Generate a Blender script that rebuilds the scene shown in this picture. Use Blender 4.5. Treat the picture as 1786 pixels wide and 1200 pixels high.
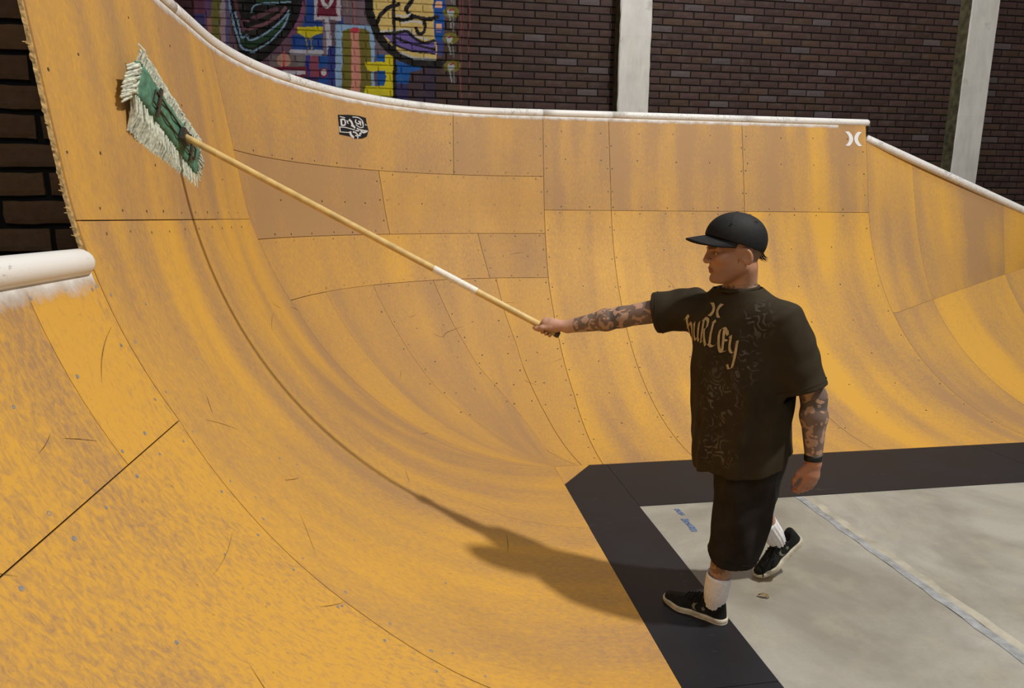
import bpy, math, random
import numpy as np
from mathutils import Vector, Matrix
from mathutils.geometry import tessellate_polygon

random.seed(7); np.random.seed(7)
scene = bpy.context.scene
for o in list(bpy.data.objects): bpy.data.objects.remove(o, do_unlink=True)
COL = scene.collection

# ------------------------------------------------------------------ camera
CAM = np.array([-1.0283, -4.5423, 1.84]); FOCAL_PX = 1135.9
YAW, PITCH, ROLL = 0.15291, 0.19033, 0.00579
_fw = np.array([math.sin(YAW)*math.cos(PITCH), math.cos(YAW)*math.cos(PITCH), -math.sin(PITCH)])
_r = np.array([math.cos(YAW), -math.sin(YAW), 0.0]); _u = np.cross(_r, _fw)
_r2 = math.cos(ROLL)*_r + math.sin(ROLL)*_u; _u2 = -math.sin(ROLL)*_r + math.cos(ROLL)*_u
cd = bpy.data.cameras.new('camera'); cam = bpy.data.objects.new('camera', cd); COL.objects.link(cam)
cd.sensor_width = 36.0; cd.lens = FOCAL_PX*36.0/1786.0; cd.clip_start = 0.05; cd.clip_end = 200
cam.matrix_world = Matrix(((_r2[0], _u2[0], -_fw[0], CAM[0]), (_r2[1], _u2[1], -_fw[1], CAM[1]), (_r2[2], _u2[2], -_fw[2], CAM[2]), (0, 0, 0, 1)))
scene.camera = cam

# ------------------------------------------------------------------ world, lamps, exposure
world = bpy.data.worlds.new('hall_ambient'); scene.world = world; world.use_nodes = True
bg = world.node_tree.nodes['Background']; bg.inputs[0].default_value = (1.0, 0.97, 0.93, 1); bg.inputs[1].default_value = 0.15
scene.view_settings.view_transform = 'Standard'; scene.view_settings.look = 'None'
scene.view_settings.exposure = 0.0; scene.view_settings.gamma = 1.0; scene.view_settings.use_curve_mapping = False

def area_lamp(name, loc, target, size, power, color):
    l = bpy.data.lights.new(name, 'AREA'); l.shape = 'DISK'; l.size = size; l.energy = power; l.color = color
    o = bpy.data.objects.new(name, l); COL.objects.link(o); o.location = loc
    o.rotation_euler = (Vector(target)-Vector(loc)).to_track_quat('-Z', 'Y').to_euler()
    return o
area_lamp('ceiling_lamp_key', (3.75, -4.25, 8.5), (-0.3, -1.0, 0.6), 0.38, 770, (1.0, 0.94, 0.84))
area_lamp('ceiling_lamp_front', (-1.0, -7.5, 7.6), (0.6, 1.6, 1.0), 2.6, 125, (1.0, 0.95, 0.88))
area_lamp('ceiling_lamp_deck', (3.0, 1.6, 8.0), (3.2, 3.6, 2.5), 2.0, 120, (0.92, 0.95, 1.0))

# ------------------------------------------------------------------ node helpers
def srgb(r, g, b):
    f = lambda c: (c/255/12.92) if c/255 <= 0.04045 else ((c/255+0.055)/1.055)**2.4
    return (f(r), f(g), f(b), 1.0)
class NT:
    def __init__(s, name, rough=0.6, spec=0.3):
        s.m = bpy.data.materials.new(name); s.m.use_nodes = True; s.t = s.m.node_tree; s.n = s.t.nodes
        s.b = s.n['Principled BSDF']; s.b.inputs['Roughness'].default_value = rough; s.b.inputs['Specular IOR Level'].default_value = spec
    def link(s, a, b): s.t.links.new(a, b)
    def node(s, ty, **kw):
        n = s.n.new(ty)
        for k, v in kw.items(): setattr(n, k, v)
        return n
    def coord(s, kind='Object', scale=(1, 1, 1), rot=(0, 0, 0), loc=(0, 0, 0)):
        c = s.node('ShaderNodeTexCoord'); m = s.node('ShaderNodeMapping')
        m.inputs['Scale'].default_value = scale; m.inputs['Rotation'].default_value = rot; m.inputs['Location'].default_value = loc
        s.link(c.outputs[kind], m.inputs['Vector']); return m.outputs[0]
    def pos(s, scale=(1, 1, 1)):
        c = s.node('ShaderNodeNewGeometry'); m = s.node('ShaderNodeMapping'); m.inputs['Scale'].default_value = scale
        s.link(c.outputs['Position'], m.inputs['Vector']); return m.outputs[0]
    def noise(s, vec, scale=5, detail=3, rough=0.55, dist=0.0):
        n = s.node('ShaderNodeTexNoise'); n.inputs['Scale'].default_value = scale; n.inputs['Detail'].default_value = detail
        n.inputs['Roughness'].default_value = rough; n.inputs['Distortion'].default_value = dist
        s.link(vec, n.inputs['Vector']); return n.outputs['Fac']
    def math(s, op, a, b=None, c=None, clamp=False):
        n = s.node('ShaderNodeMath', operation=op, use_clamp=clamp)
        for i, v in enumerate((a, b, c)):
            if v is None: continue
            if isinstance(v, (int, float)): n.inputs[i].default_value = v
            else: s.link(v, n.inputs[i])
        return n.outputs[0]
    def ramp(s, fac, lo, hi):
        n = s.node('ShaderNodeMapRange'); n.inputs['From Min'].default_value = lo; n.inputs['From Max'].default_value = hi
        n.clamp = True; s.link(fac, n.inputs['Value']); return n.outputs[0]
    def mix(s, fac, a, b, mode='MIX'):
        n = s.node('ShaderNodeMix', data_type='RGBA', blend_type=mode)
        for i, v in ((0, fac), (6, a), (7, b)):
            if isinstance(v, (int, float)): n.inputs[i].default_value = v
            elif isinstance(v, tuple): n.inputs[i].default_value = v
            else: s.link(v, n.inputs[i])
        return n.outputs[2]
    def attr(s, name):
        n = s.node('ShaderNodeAttribute'); n.attribute_name = name; return n
    def color(s, c):
        if isinstance(c, tuple): s.b.inputs['Base Color'].default_value = c
        else: s.link(c, s.b.inputs['Base Color'])
    def rough(s, v): s.link(v, s.b.inputs['Roughness'])
    def bump(s, h, strength=0.2, dist=0.01):
        n = s.node('ShaderNodeBump'); n.inputs['Strength'].default_value = strength; n.inputs['Distance'].default_value = dist
        s.link(h, n.inputs['Height']); s.link(n.outputs[0], s.b.inputs['Normal'])
M = {}
def plain(name, col, rough=0.6, spec=0.3, var=0.12, scale=30, bump=0.0):
    t = NT(name, rough, spec); n = t.noise(t.coord('Object'), scale, 4)
    dk = tuple(c*(1-2*var) for c in col[:3])+(1,); lt = tuple(min(1, c*(1+2*var)) for c in col[:3])+(1,)
    t.color(t.mix(t.ramp(n, .3, .7), dk, lt))
    if bump: t.bump(n, bump, 0.004)
    M[name] = t.m; return t.m

# ramp sheet (amber resin board, worn to brown along the riding lines)
def make_sheet():
    t = NT('ramp_sheet', 0.5, 0.2)
    oi = t.node('ShaderNodeObjectInfo'); sep = t.node('ShaderNodeSeparateColor'); t.link(oi.outputs['Color'], sep.inputs[0])
    off = t.node('ShaderNodeVectorMath', operation='ADD'); comb = t.node('ShaderNodeCombineXYZ')
    t.link(t.math('MULTIPLY', oi.outputs['Random'], 37.0), comb.inputs[0])
    uv = t.coord('UV'); t.link(uv, off.inputs[0]); t.link(comb.outputs[0], off.inputs[1])
    def mp(v, sc):
        m = t.node('ShaderNodeMapping'); m.inputs['Scale'].default_value = sc; t.link(v, m.inputs['Vector']); return m.outputs[0]
    streak = t.noise(mp(off.outputs[0], (3.4, 0.42, 1)), 1.0, 2.5, .5)
    streak2 = t.noise(mp(uv, (2.1, 0.22, 1)), 1.0, 1.5, .5)
    blotch = t.noise(mp(uv, (1.5, 1.0, 1)), 1.0, 4, .55)
    fine = t.noise(mp(uv, (60, 26, 1)), 1.0, 5, .72, 0.6)
    f = t.math('MULTIPLY_ADD', t.math('MULTIPLY', t.math('SUBTRACT', streak, .5), sep.outputs[2]), 1.8, sep.outputs[0])
    f = t.math('MULTIPLY_ADD', t.math('MULTIPLY', t.math('SUBTRACT', streak2, .5), sep.outputs[2]), 1.8, f)
    f = t.math('MULTIPLY_ADD', t.math('SUBTRACT', blotch, .5), 1.0, f)
    fa = t.math('MULTIPLY', t.math('SUBTRACT', fine, .5), t.math('MULTIPLY_ADD', sep.outputs[1], 4.6, .45))
    f = t.math('ADD', f, fa)
    f = t.ramp(f, 0.0, 1.0)
    col = t.mix(f, (0.65, 0.360, 0.064, 1), (0.385, 0.228, 0.106, 1))
    # dark flecks and fine riding scuffs
    fl = t.ramp(t.noise(mp(uv, (38, 22, 1)), 1.0, 2, .6), .70, .76)
    col = t.mix(t.math('MULTIPLY', fl, .45), col, (0.16, 0.085, 0.03, 1))
    sc = t.node('ShaderNodeMapping'); sc.inputs['Rotation'].default_value = (0, 0, .5); sc.inputs['Scale'].default_value = (90, 2.2, 1); t.link(uv, sc.inputs['Vector'])
    s1 = t.ramp(t.noise(sc.outputs[0], 1.0, 2, .5, 1.2), .735, .76)
    col = t.mix(t.math('MULTIPLY', s1, .35), col, (0.13, 0.08, 0.04, 1))
    t.color(col)
    t.rough(t.math('MULTIPLY_ADD', f, .12, .50))
    t.bump(fine, .10, .002)
    M['sheet'] = t.m
make_sheet()
def make_paintwhite():
    t = NT('white_coping_paint', .45, .4)
    a = t.noise(t.pos(), 26, 5, .7); b = t.noise(t.pos((1, 1, 1)), 95, 3, .7); w = t.noise(t.pos(), 2.4, 2)
    f = t.math('MULTIPLY', t.ramp(a, .52, .68), t.ramp(w, .42, .60))
    col = t.mix(f, (0.76, 0.755, 0.75, 1), (0.46, 0.45, 0.44, 1))
    sp = t.math('MULTIPLY', t.ramp(b, .58, .64), t.math('MULTIPLY_ADD', t.ramp(w, .42, .58), .7, .15))
    t.color(t.mix(sp, col, (0.12, 0.11, 0.11, 1))); t.bump(b, .2, .004)
    M['white'] = t.m
    t = NT('smooth_white_paint', .4, .4); a = t.noise(t.pos((3, 1, 3)), 30, 4, .7); b = t.noise(t.pos(), 3, 3)
    t.color(t.mix(t.math('MULTIPLY', t.ramp(a, .60, .70), t.ramp(b, .45, .6)), (0.80, 0.80, 0.80, 1), (0.33, 0.32, 0.31, 1))); t.bump(a, .1, .003); M['white2'] = t.m
make_paintwhite()
def make_paintband():
    # sprayed-over white paint that thins out down the board
    t = NT('oversprayed_white_paint', .5, .3)
    uv = t.coord('UV'); sx = t.node('ShaderNodeSeparateXYZ'); t.link(uv, sx.inputs[0])
    n = t.noise(t.pos(), 14, 4, .6)
    al = t.ramp(t.math('MULTIPLY_ADD', t.math('SUBTRACT', n, .5), .9, sx.outputs[1]), .25, .95)
    t.color((0.76, 0.755, 0.75, 1)); t.link(al, t.b.inputs['Alpha'])
    M['paintband'] = t.m
make_paintband()
def make_concrete():
    t = NT('concrete_floor', .55, .35)
    v = t.pos(); a = t.noise(v, .9, 6, .6, .4); b = t.noise(v, 5, 5, .6); c = t.noise(v, 60, 3, .6); d = t.noise(v, 1.7, 4, .6)
    col = t.mix(t.ramp(a, .40, .60), (0.235, 0.222, 0.190, 1), (0.375, 0.368, 0.335, 1))
    col = t.mix(t.math('MULTIPLY', t.ramp(b, .5, .75), .5), col, (0.40, 0.37, 0.29, 1))
    col = t.mix(t.math('MULTIPLY', t.ramp(d, .54, .72), .5), col, (0.19, 0.185, 0.17, 1))
    col = t.mix(t.math('MULTIPLY', t.ramp(c, .45, .7), .15), col, (0.2, 0.2, 0.19, 1))
    t.color(col); t.bump(c, .08, .003); M['concrete'] = t.m
make_concrete()
def make_plate():
    t = NT('black_floor_plate', .5, .25)
    v = t.pos(); a = t.noise(v, 3, 5, .6); sv = t.pos((2.5, 30, 1)); s = t.noise(sv, 1.5, 2, .5, 2.5)
    col = t.mix(a, (0.010, 0.0105, 0.015, 1), (0.022, 0.022, 0.029, 1))
    col = t.mix(t.math('MULTIPLY', t.ramp(s, .72, .75), .5), col, (0.10, 0.10, 0.11, 1))
    t.color(col); t.rough(t.math('MULTIPLY_ADD', a, .25, .42)); M['plate'] = t.m
make_plate()
def make_brick():
    t = NT('brick_with_paint', .75, .2)
    c = t.attr('Col'); n = t.noise(t.pos(), 40, 4, .65); n2 = t.noise(t.pos(), 7, 3)
    col = t.mix(t.math('MULTIPLY', t.ramp(n, .35, .75), .35), c.outputs['Color'], (0.02, 0.015, 0.013, 1))
    col = t.mix(t.math('MULTIPLY', t.ramp(n2, .5, .8), .2), col, (0.14, 0.12, 0.11, 1))
    t.color(col); t.bump(n, .3, .004); M['brick'] = t.m
    t = NT('mortar_with_paint', .85, .15); c = t.attr('Col'); t.color(c.outputs['Color']); M['mortar'] = t.m
make_brick()
def make_colpaint():
    t = NT('painted_concrete_column', .6, .3)
    n = t.noise(t.pos((1, 1, .35)), 7, 5, .65); s = t.noise(t.pos((14, 14, 1.2)), 1, 3, .6); c = t.noise(t.pos(), 2.2, 5, .7)
    col = t.mix(t.ramp(n, .35, .7), (0.44, 0.43, 0.41, 1), (0.53, 0.52, 0.50, 1))
    col = t.mix(t.math('MULTIPLY', t.ramp(s, .58, .72), .25), col, (0.33, 0.30, 0.22, 1))
    col = t.mix(t.math('MULTIPLY', t.ramp(c, .62, .72), .5), col, (0.22, 0.20, 0.16, 1))
    t.color(col); t.bump(n, .12, .004); M['column'] = t.m
make_colpaint()
def make_skin():
    t = NT('skin', .5, .35); c = t.attr('Col'); n = t.noise(t.coord('Object'), 120, 3)
    t.color(t.mix(t.math('MULTIPLY', n, .12), c.outputs['Color'], (0.2, 0.07, 0.04, 1)))
    t.b.inputs['Subsurface Weight'].default_value = .06; t.b.inputs['Subsurface Radius'].default_value = (.01, .004, .002); M['skin'] = t.m
make_skin()
def make_shirt():
    t = NT('dark_brown_jersey', .85, .15)
    base = (0.028, 0.021, 0.0125, 1)
    v = t.coord('Object'); w = t.noise(v, 260, 2); lg = t.noise(v, 9, 3)
    col = t.mix(t.ramp(lg, .3, .7), base, (0.040, 0.031, 0.018, 1))
    # tone-on-tone flourish print, kept to the printed areas
    msk = t.attr('Col'); sp = t.node('ShaderNodeSeparateColor'); t.link(msk.outputs['Color'], sp.inputs[0])
    wv = t.node('ShaderNodeTexWave', wave_type='RINGS', rings_direction='SPHERICAL', wave_profile='SIN')
    wv.inputs['Scale'].default_value = 9; wv.inputs['Distortion'].default_value = 14; wv.inputs['Detail'].default_value = 1.2; wv.inputs['Detail Scale'].default_value = 2.3
    off = t.coord('Object', loc=(-.25, 1.9, -1.0)); t.link(off, wv.inputs['Vector'])
    brk = t.noise(v, 22, 2, .5, 1.0)
    pr = t.math('MULTIPLY', t.math('MULTIPLY', t.ramp(wv.outputs['Fac'], .62, .74), t.ramp(brk, .46, .54)), sp.outputs[0])
    col = t.mix(t.math('MULTIPLY', pr, .8), col, (0.115, 0.10, 0.09, 1))
    t.color(col); t.bump(w, .12, .001); M['shirt'] = t.m
make_shirt()
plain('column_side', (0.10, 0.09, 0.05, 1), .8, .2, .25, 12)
plain('shorts_cloth', (0.020, 0.017, 0.016, 1), .85, .15, .15, 12, .2)
plain('cap_cloth', (0.011, 0.011, 0.012, 1), .7, .25, .1, 80, .1)
plain('shoe_suede', (0.010, 0.011, 0.011, 1), .8, .2, .2, 40, .2)
plain('shoe_rubber', (0.50, 0.47, 0.38, 1), .6, .3, .14, 30, .1)
plain('lace', (0.006, 0.006, 0.006, 1), .8, .2, .1, 100)
plain('shoe_emblem', (0.16, 0.16, 0.13, 1), .7, .2, .1, 60)
plain('sock_cotton', (0.80, 0.80, 0.84, 1), .9, .1, .05, 80, .1)
plain('shirt_ink', (0.42, 0.33, 0.19, 1), .75, .2, .12, 60)
plain('wristband', (0.008, 0.008, 0.010, 1), .5, .4, .1, 60)
plain('leather_tag', (0.22, 0.12, 0.06, 1), .7, .2, .1, 60)
plain('stubble_hair', (0.02, 0.016, 0.013, 1), .8, .2, .1, 200)
plain('eye_white', (0.55, 0.52, 0.48, 1), .3, .5, .03, 60)
plain('pole_wood', (0.62, 0.44, 0.18, 1), .4, .4, .12, 14)
plain('pole_tape', (0.80, 0.77, 0.70, 1), .3, .5, .05, 60)  # pale colour carries the white highlight of the tape
plain('mop_green', (0.095, 0.225, 0.155, 1), .8, .2, .18, 30, .2)
plain('mop_cotton', (0.50, 0.53, 0.45, 1), .9, .1, .2, 60, .2)
plain('dark_metal', (0.03, 0.027, 0.025, 1), .4, .5, .2, 40)
plain('raw_ply_edge', (0.40, 0.27, 0.12, 1), .85, .1, .3, 60, .5)
plain('dark_framing', (0.05, 0.032, 0.015, 1), .8, .1, .2, 20)  # backing skin that darkens the gaps between the ramp sheets
plain('screw_dark', (0.07, 0.045, 0.025, 1), .5, .4, .2, 200)
plain('screw_steel', (0.24, 0.24, 0.25, 1), .4, .5, .2, 200)
plain('sticker_black', (0.012, 0.011, 0.014, 1), .35, .4, .1, 60)
plain('white_vinyl', (0.74, 0.74, 0.76, 1), .4, .4, .04, 60)
plain('sticker_white', (0.55, 0.54, 0.54, 1), .4, .4, .1, 60)
plain('blue_chalk', (0.13, 0.18, 0.30, 1), .9, .1, .3, 60)
plain('joint_filler', (0.30, 0.315, 0.335, 1), .6, .3, .14, 18, .1)
plain('joint_halo', (0.39, 0.37, 0.31, 1), .6, .3, .12, 9)
plain('dry_leaf', (0.20, 0.14, 0.07, 1), .8, .2, .3, 90, .2)
plain('scuff', (0.20, 0.11, 0.045, 1), .7, .1, .3, 30)
plain('deck_wood', (0.17, 0.12, 0.06, 1), .8, .1, .2, 8)

# ------------------------------------------------------------------ object helpers
def link(name, me, mat=None, parent=None, smooth=False, label=None, cat=None, group=None, kind=None, color=None):
    o = bpy.data.objects.new(name, me); COL.objects.link(o)
    if mat is not None and not me.materials: me.materials.append(mat)
    if smooth and len(me.polygons): me.polygons.foreach_set('use_smooth', [True]*len(me.polygons)); me.update()
    if parent is not None: o.parent = parent
    if label: o['label'] = label
    if cat: o['category'] = cat
    if group: o['group'] = group
    if kind: o['kind'] = kind
    if color is not None: o.color = color
    return o
def mesh(name, V, F, uv=None, col=None):
    me = bpy.data.meshes.new(name); me.from_pydata([tuple(map(float, v)) for v in V], [], [tuple(map(int, f)) for f in F])
    if uv is not None:
        l = me.uv_layers.new(name='UVMap'); li = np.zeros(len(me.loops), np.int32); me.loops.foreach_get('vertex_index', li)
        l.data.foreach_set('uv', np.asarray(uv, np.float32)[li].ravel())
    if col is not None:
        a = me.color_attributes.new('Col', 'FLOAT_COLOR', 'POINT'); c = np.ones((len(V), 4), np.float32); c[:, :3] = np.asarray(col)[:, :3]
        a.data.foreach_set('color', c.ravel())
    me.update(); return me
def empty(name, loc=(0, 0, 0), **kw):
    o = bpy.data.objects.new(name, None); COL.objects.link(o); o.location = loc; o.empty_display_size = .2
    for k, v in kw.items(): o[k] = v
    return o
class MB:
    def __init__(s): s.V = []; s.F = []
    def add(s, V, F):
        n = len(s.V); s.V += [tuple(v) for v in V]; s.F += [tuple(i+n for i in f) for f in F]; return s
    def box(s, c, h, ax=None):
        c = np.array(c, float); ax = np.eye(3) if ax is None else np.array(ax, float)
        V = [c+ax[0]*h[0]*i+ax[1]*h[1]*j+ax[2]*h[2]*k for i in (-1, 1) for j in (-1, 1) for k in (-1, 1)]
        return s.add(V, [(0, 1, 3, 2), (4, 6, 7, 5), (0, 4, 5, 1), (2, 3, 7, 6), (0, 2, 6, 4), (1, 5, 7, 3)])
    def tube(s, pts, rad, n=10, caps=True, round_end=False):
        pts = [np.array(p, float) for p in pts]; m = len(pts)
        if np.isscalar(rad): rad = [rad]*m
        t0 = pts[1]-pts[0]; ref = np.array([0, 0, 1.0]) if abs(t0[2]) < .9*np.linalg.norm(t0) else np.array([1.0, 0, 0])
        V = []; pe = None
        for i in range(m):
            t = pts[min(i+1, m-1)]-pts[max(i-1, 0)]; t = t/np.linalg.norm(t)
            e = np.cross(t, np.cross(ref if pe is None else pe, t)); e /= np.linalg.norm(e); pe = e; b = np.cross(t, e)
            for k in range(n):
                a = 2*math.pi*k/n; V.append(pts[i]+rad[i]*(math.cos(a)*e+math.sin(a)*b))
        F = [(i*n+k, i*n+(k+1) % n, (i+1)*n+(k+1) % n, (i+1)*n+k) for i in range(m-1) for k in range(n)]
        if caps: F += [tuple(range(n))[::-1], tuple(range((m-1)*n, m*n))]
        return s.add(V, F)
    def mesh(s, name): return mesh(name, s.V, s.F)
def polyline_resample(pts, step):
    pts = [np.array(p, float) for p in pts]; out = [pts[0]]
    for a, b in zip(pts[:-1], pts[1:]):
        n = max(1, int(np.linalg.norm(b-a)/step))
        out += [a+(b-a)*i/n for i in range(1, n+1)]
    return out
def decal_mesh(name, polys, fn, step=0.02):
    """flat outlines (2-D) laid on a surface through fn(a, b) -> point"""
    V = []; F = []
    for p in polys:
        q = [x[:2] for x in polyline_resample([np.array(v) for v in p]+[np.array(p[0])], step)[:-1]]
        tris = tessellate_polygon([[Vector((v[0], v[1], 0)) for v in q]]); n = len(V)
        todo = [[tuple(q[i]) for i in t] for t in tris]; idx = {}
        while todo:
            t = todo.pop(); L = [math.dist(t[i], t[(i+1) % 3]) for i in range(3)]; i = int(np.argmax(L))
            if L[i] > max(step*2.2, .012) and len(F) < 40000:
                a, b, c = t[i], t[(i+1) % 3], t[(i+2) % 3]; m = ((a[0]+b[0])/2, (a[1]+b[1])/2); todo += [[a, m, c], [m, b, c]]; continue
            f = []
            for v in t:
                k = (round(v[0], 6), round(v[1], 6))
                if k not in idx: idx[k] = len(V); V.append(fn(*v))
                f.append(idx[k])
            F.append(tuple(f))
    return mesh(name, V, F)
def vnoise(P, scale, seed=0):
    P = np.asarray(P, np.float64)*scale+seed*17.31; i = np.floor(P).astype(np.int64); f = P-i; f = f*f*(3-2*f); r = 0
    for dx in (0, 1):
        for dy in (0, 1):
            for dz in (0, 1):
                h = (i[:, 0]+dx)*374761393+(i[:, 1]+dy)*668265263+(i[:, 2]+dz)*2147483647+seed*1274126177
                h = (h ^ (h >> 13))*1274126177; h = (h ^ (h >> 16)) & 0xffff
                w = (f[:, 0] if dx else 1-f[:, 0])*(f[:, 1] if dy else 1-f[:, 1])*(f[:, 2] if dz else 1-f[:, 2])
                r = r+w*h/65535.0
    return r

def wnoise(P, scale, seed=0):
    """cheap smooth noise in 0..1 from warped sines"""
    x, y, z = P[:, 0]*scale, P[:, 1]*scale, P[:, 2]*scale; k = seed*1.7
    a = np.sin(4.1*x+1.7*y-2.3*z+k+1.3*np.sin(2.7*z+1.9*y+k)); b = np.sin(-2.2*x+4.4*y+2.9*z+2*k+1.1*np.sin(3.1*x-1.2*z+k))
    return .5+.25*(a+b)

# ================================================================== SETTING
# floor
mb = MB()
mb.add([(-8, -10, 0), (1.50, -10, 0), (1.50, 4.2, 0), (-8, 4.2, 0)], [(0, 1, 2, 3)])
mb.add([(1.555, -10, 0), (11, -10, 0), (11, 4.2, 0), (1.555, 4.2, 0)], [(0, 1, 2, 3)])
mb.add([(1.50, -10, 0), (1.50, -10, -.03), (1.555, -10, -.03), (1.555, -10, 0), (1.50, 4.2, 0), (1.50, 4.2, -.03), (1.555, 4.2, -.03), (1.555, 4.2, 0)], [(0, 4, 5, 1), (1, 5, 6, 2), (2, 6, 7, 3)])
floor = link('floor', mb.mesh('floor'), M['concrete'], kind='structure', label='worn grey concrete floor of the hall')
def strip(x_off, w0, z, seed, rnd=.006, y0=-8, y1=-.75):
    rs = random.Random(seed); V = []; F = []; n = 90
    for i in range(n+1):
        y = y0+(y1-y0)*i/n; xc = 1.528-.012*(i % 3 == 0)*rs.random()+x_off
        V += [(xc-w0-rs.uniform(0, rnd), y, z), (xc+w0+rs.uniform(0, rnd), y, z)]
    F = [(2*i, 2*i+1, 2*i+3, 2*i+2) for i in range(n)]
    return mesh('strip', V, F)
link('joint_filler', strip(0, .024, .0022, 1), M['joint_filler'], floor, label='blue-grey filled control joint')
link('joint_halo', strip(.052, .020, .0012, 2, .022), M['joint_halo'], floor)
def chalk(cx, cy, L, w, ang, seed):
    rs = random.Random(seed); d = np.array([math.cos(ang), math.sin(ang)]); n = np.array([-d[1], d[0]]); c = np.array([cx, cy])
    a = [c+d*L*(t-.5)+n*w*rs.uniform(.6, 1.2)*.5 for t in np.linspace(0, 1, 8)]; b = [c+d*L*(t-.5)-n*w*rs.uniform(.5, 1.2)*.5 for t in np.linspace(1, 0, 8)]
    return a+b
link('paint_mark', decal_mesh('paint_mark', [chalk(.63, -.86, .09, .035, -1.5, 1), chalk(.618, -1.04, .17, .04, -1.6, 2), chalk(.62, -1.46, .03, .03, -1.6, 3)], lambda a, b: (a, b, .002), .01), M['blue_chalk'], floor, label='flaked blue paint dashes on the concrete')

# ---- mural laid out on the back wall, written in the painter's own design grid
HOM = np.array([142.901, -18.4812, 856.072, 7.22277, -139.774, 623.031, 0.0170111, -0.0215178, 1.0])
def design(X, Z):
    w = HOM[6]*X+HOM[7]*Z+1; return (HOM[0]*X+HOM[1]*Z+HOM[2])/w, (HOM[3]*X+HOM[4]*Z+HOM[5])/w
def in_poly(px, py, poly):
    r = np.zeros(px.shape, bool); n = len(poly)
    for i in range(n):
        (x0, y0), (x1, y1) = poly[i], poly[(i+1) % n]
        if y0 == y1: continue
        c = ((y0 > py) != (y1 > py)) & (px < (x1-x0)*(py-y0)/(y1-y0)+x0); r ^= c
    return r
def in_stroke(px, py, pts, w):
    d = np.full(px.shape, 1e9)
    for (x0, y0), (x1, y1) in zip(pts[:-1], pts[1:]):
        L = (x1-x0)**2+(y1-y0)**2; t = np.clip(((px-x0)*(x1-x0)+(py-y0)*(y1-y0))/L, 0, 1)
        d = np.minimum(d, np.hypot(px-x0-t*(x1-x0), py-y0-t*(y1-y0)))
    return d < w/2
def smooth_line(p, n=6):
    p = [np.array(q, float) for q in p]; o = []
    for i in range(len(p)-1):
        a, b, c, d = p[max(i-1, 0)], p[i], p[i+1], p[min(i+2, len(p)-1)]
        for k in range(n):
            t = k/n; o.append(.5*((2*b)+(c-a)*t+(2*a-5*b+4*c-d)*t*t+(3*b-a-3*c+d)*t**3))
    o.append(p[-1]); return [tuple(q) for q in o]
def rect(x0, y0, x1, y1): return ('p', [(x0, y0), (x1, y0), (x1, y1), (x0, y1)])
def ellp(x, y, a, b): return ('p', [(x+a*math.cos(t), y+b*math.sin(t)) for t in np.linspace(0, 2*math.pi, 20)[:-1]])
BLK = (9, 9, 11)
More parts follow.
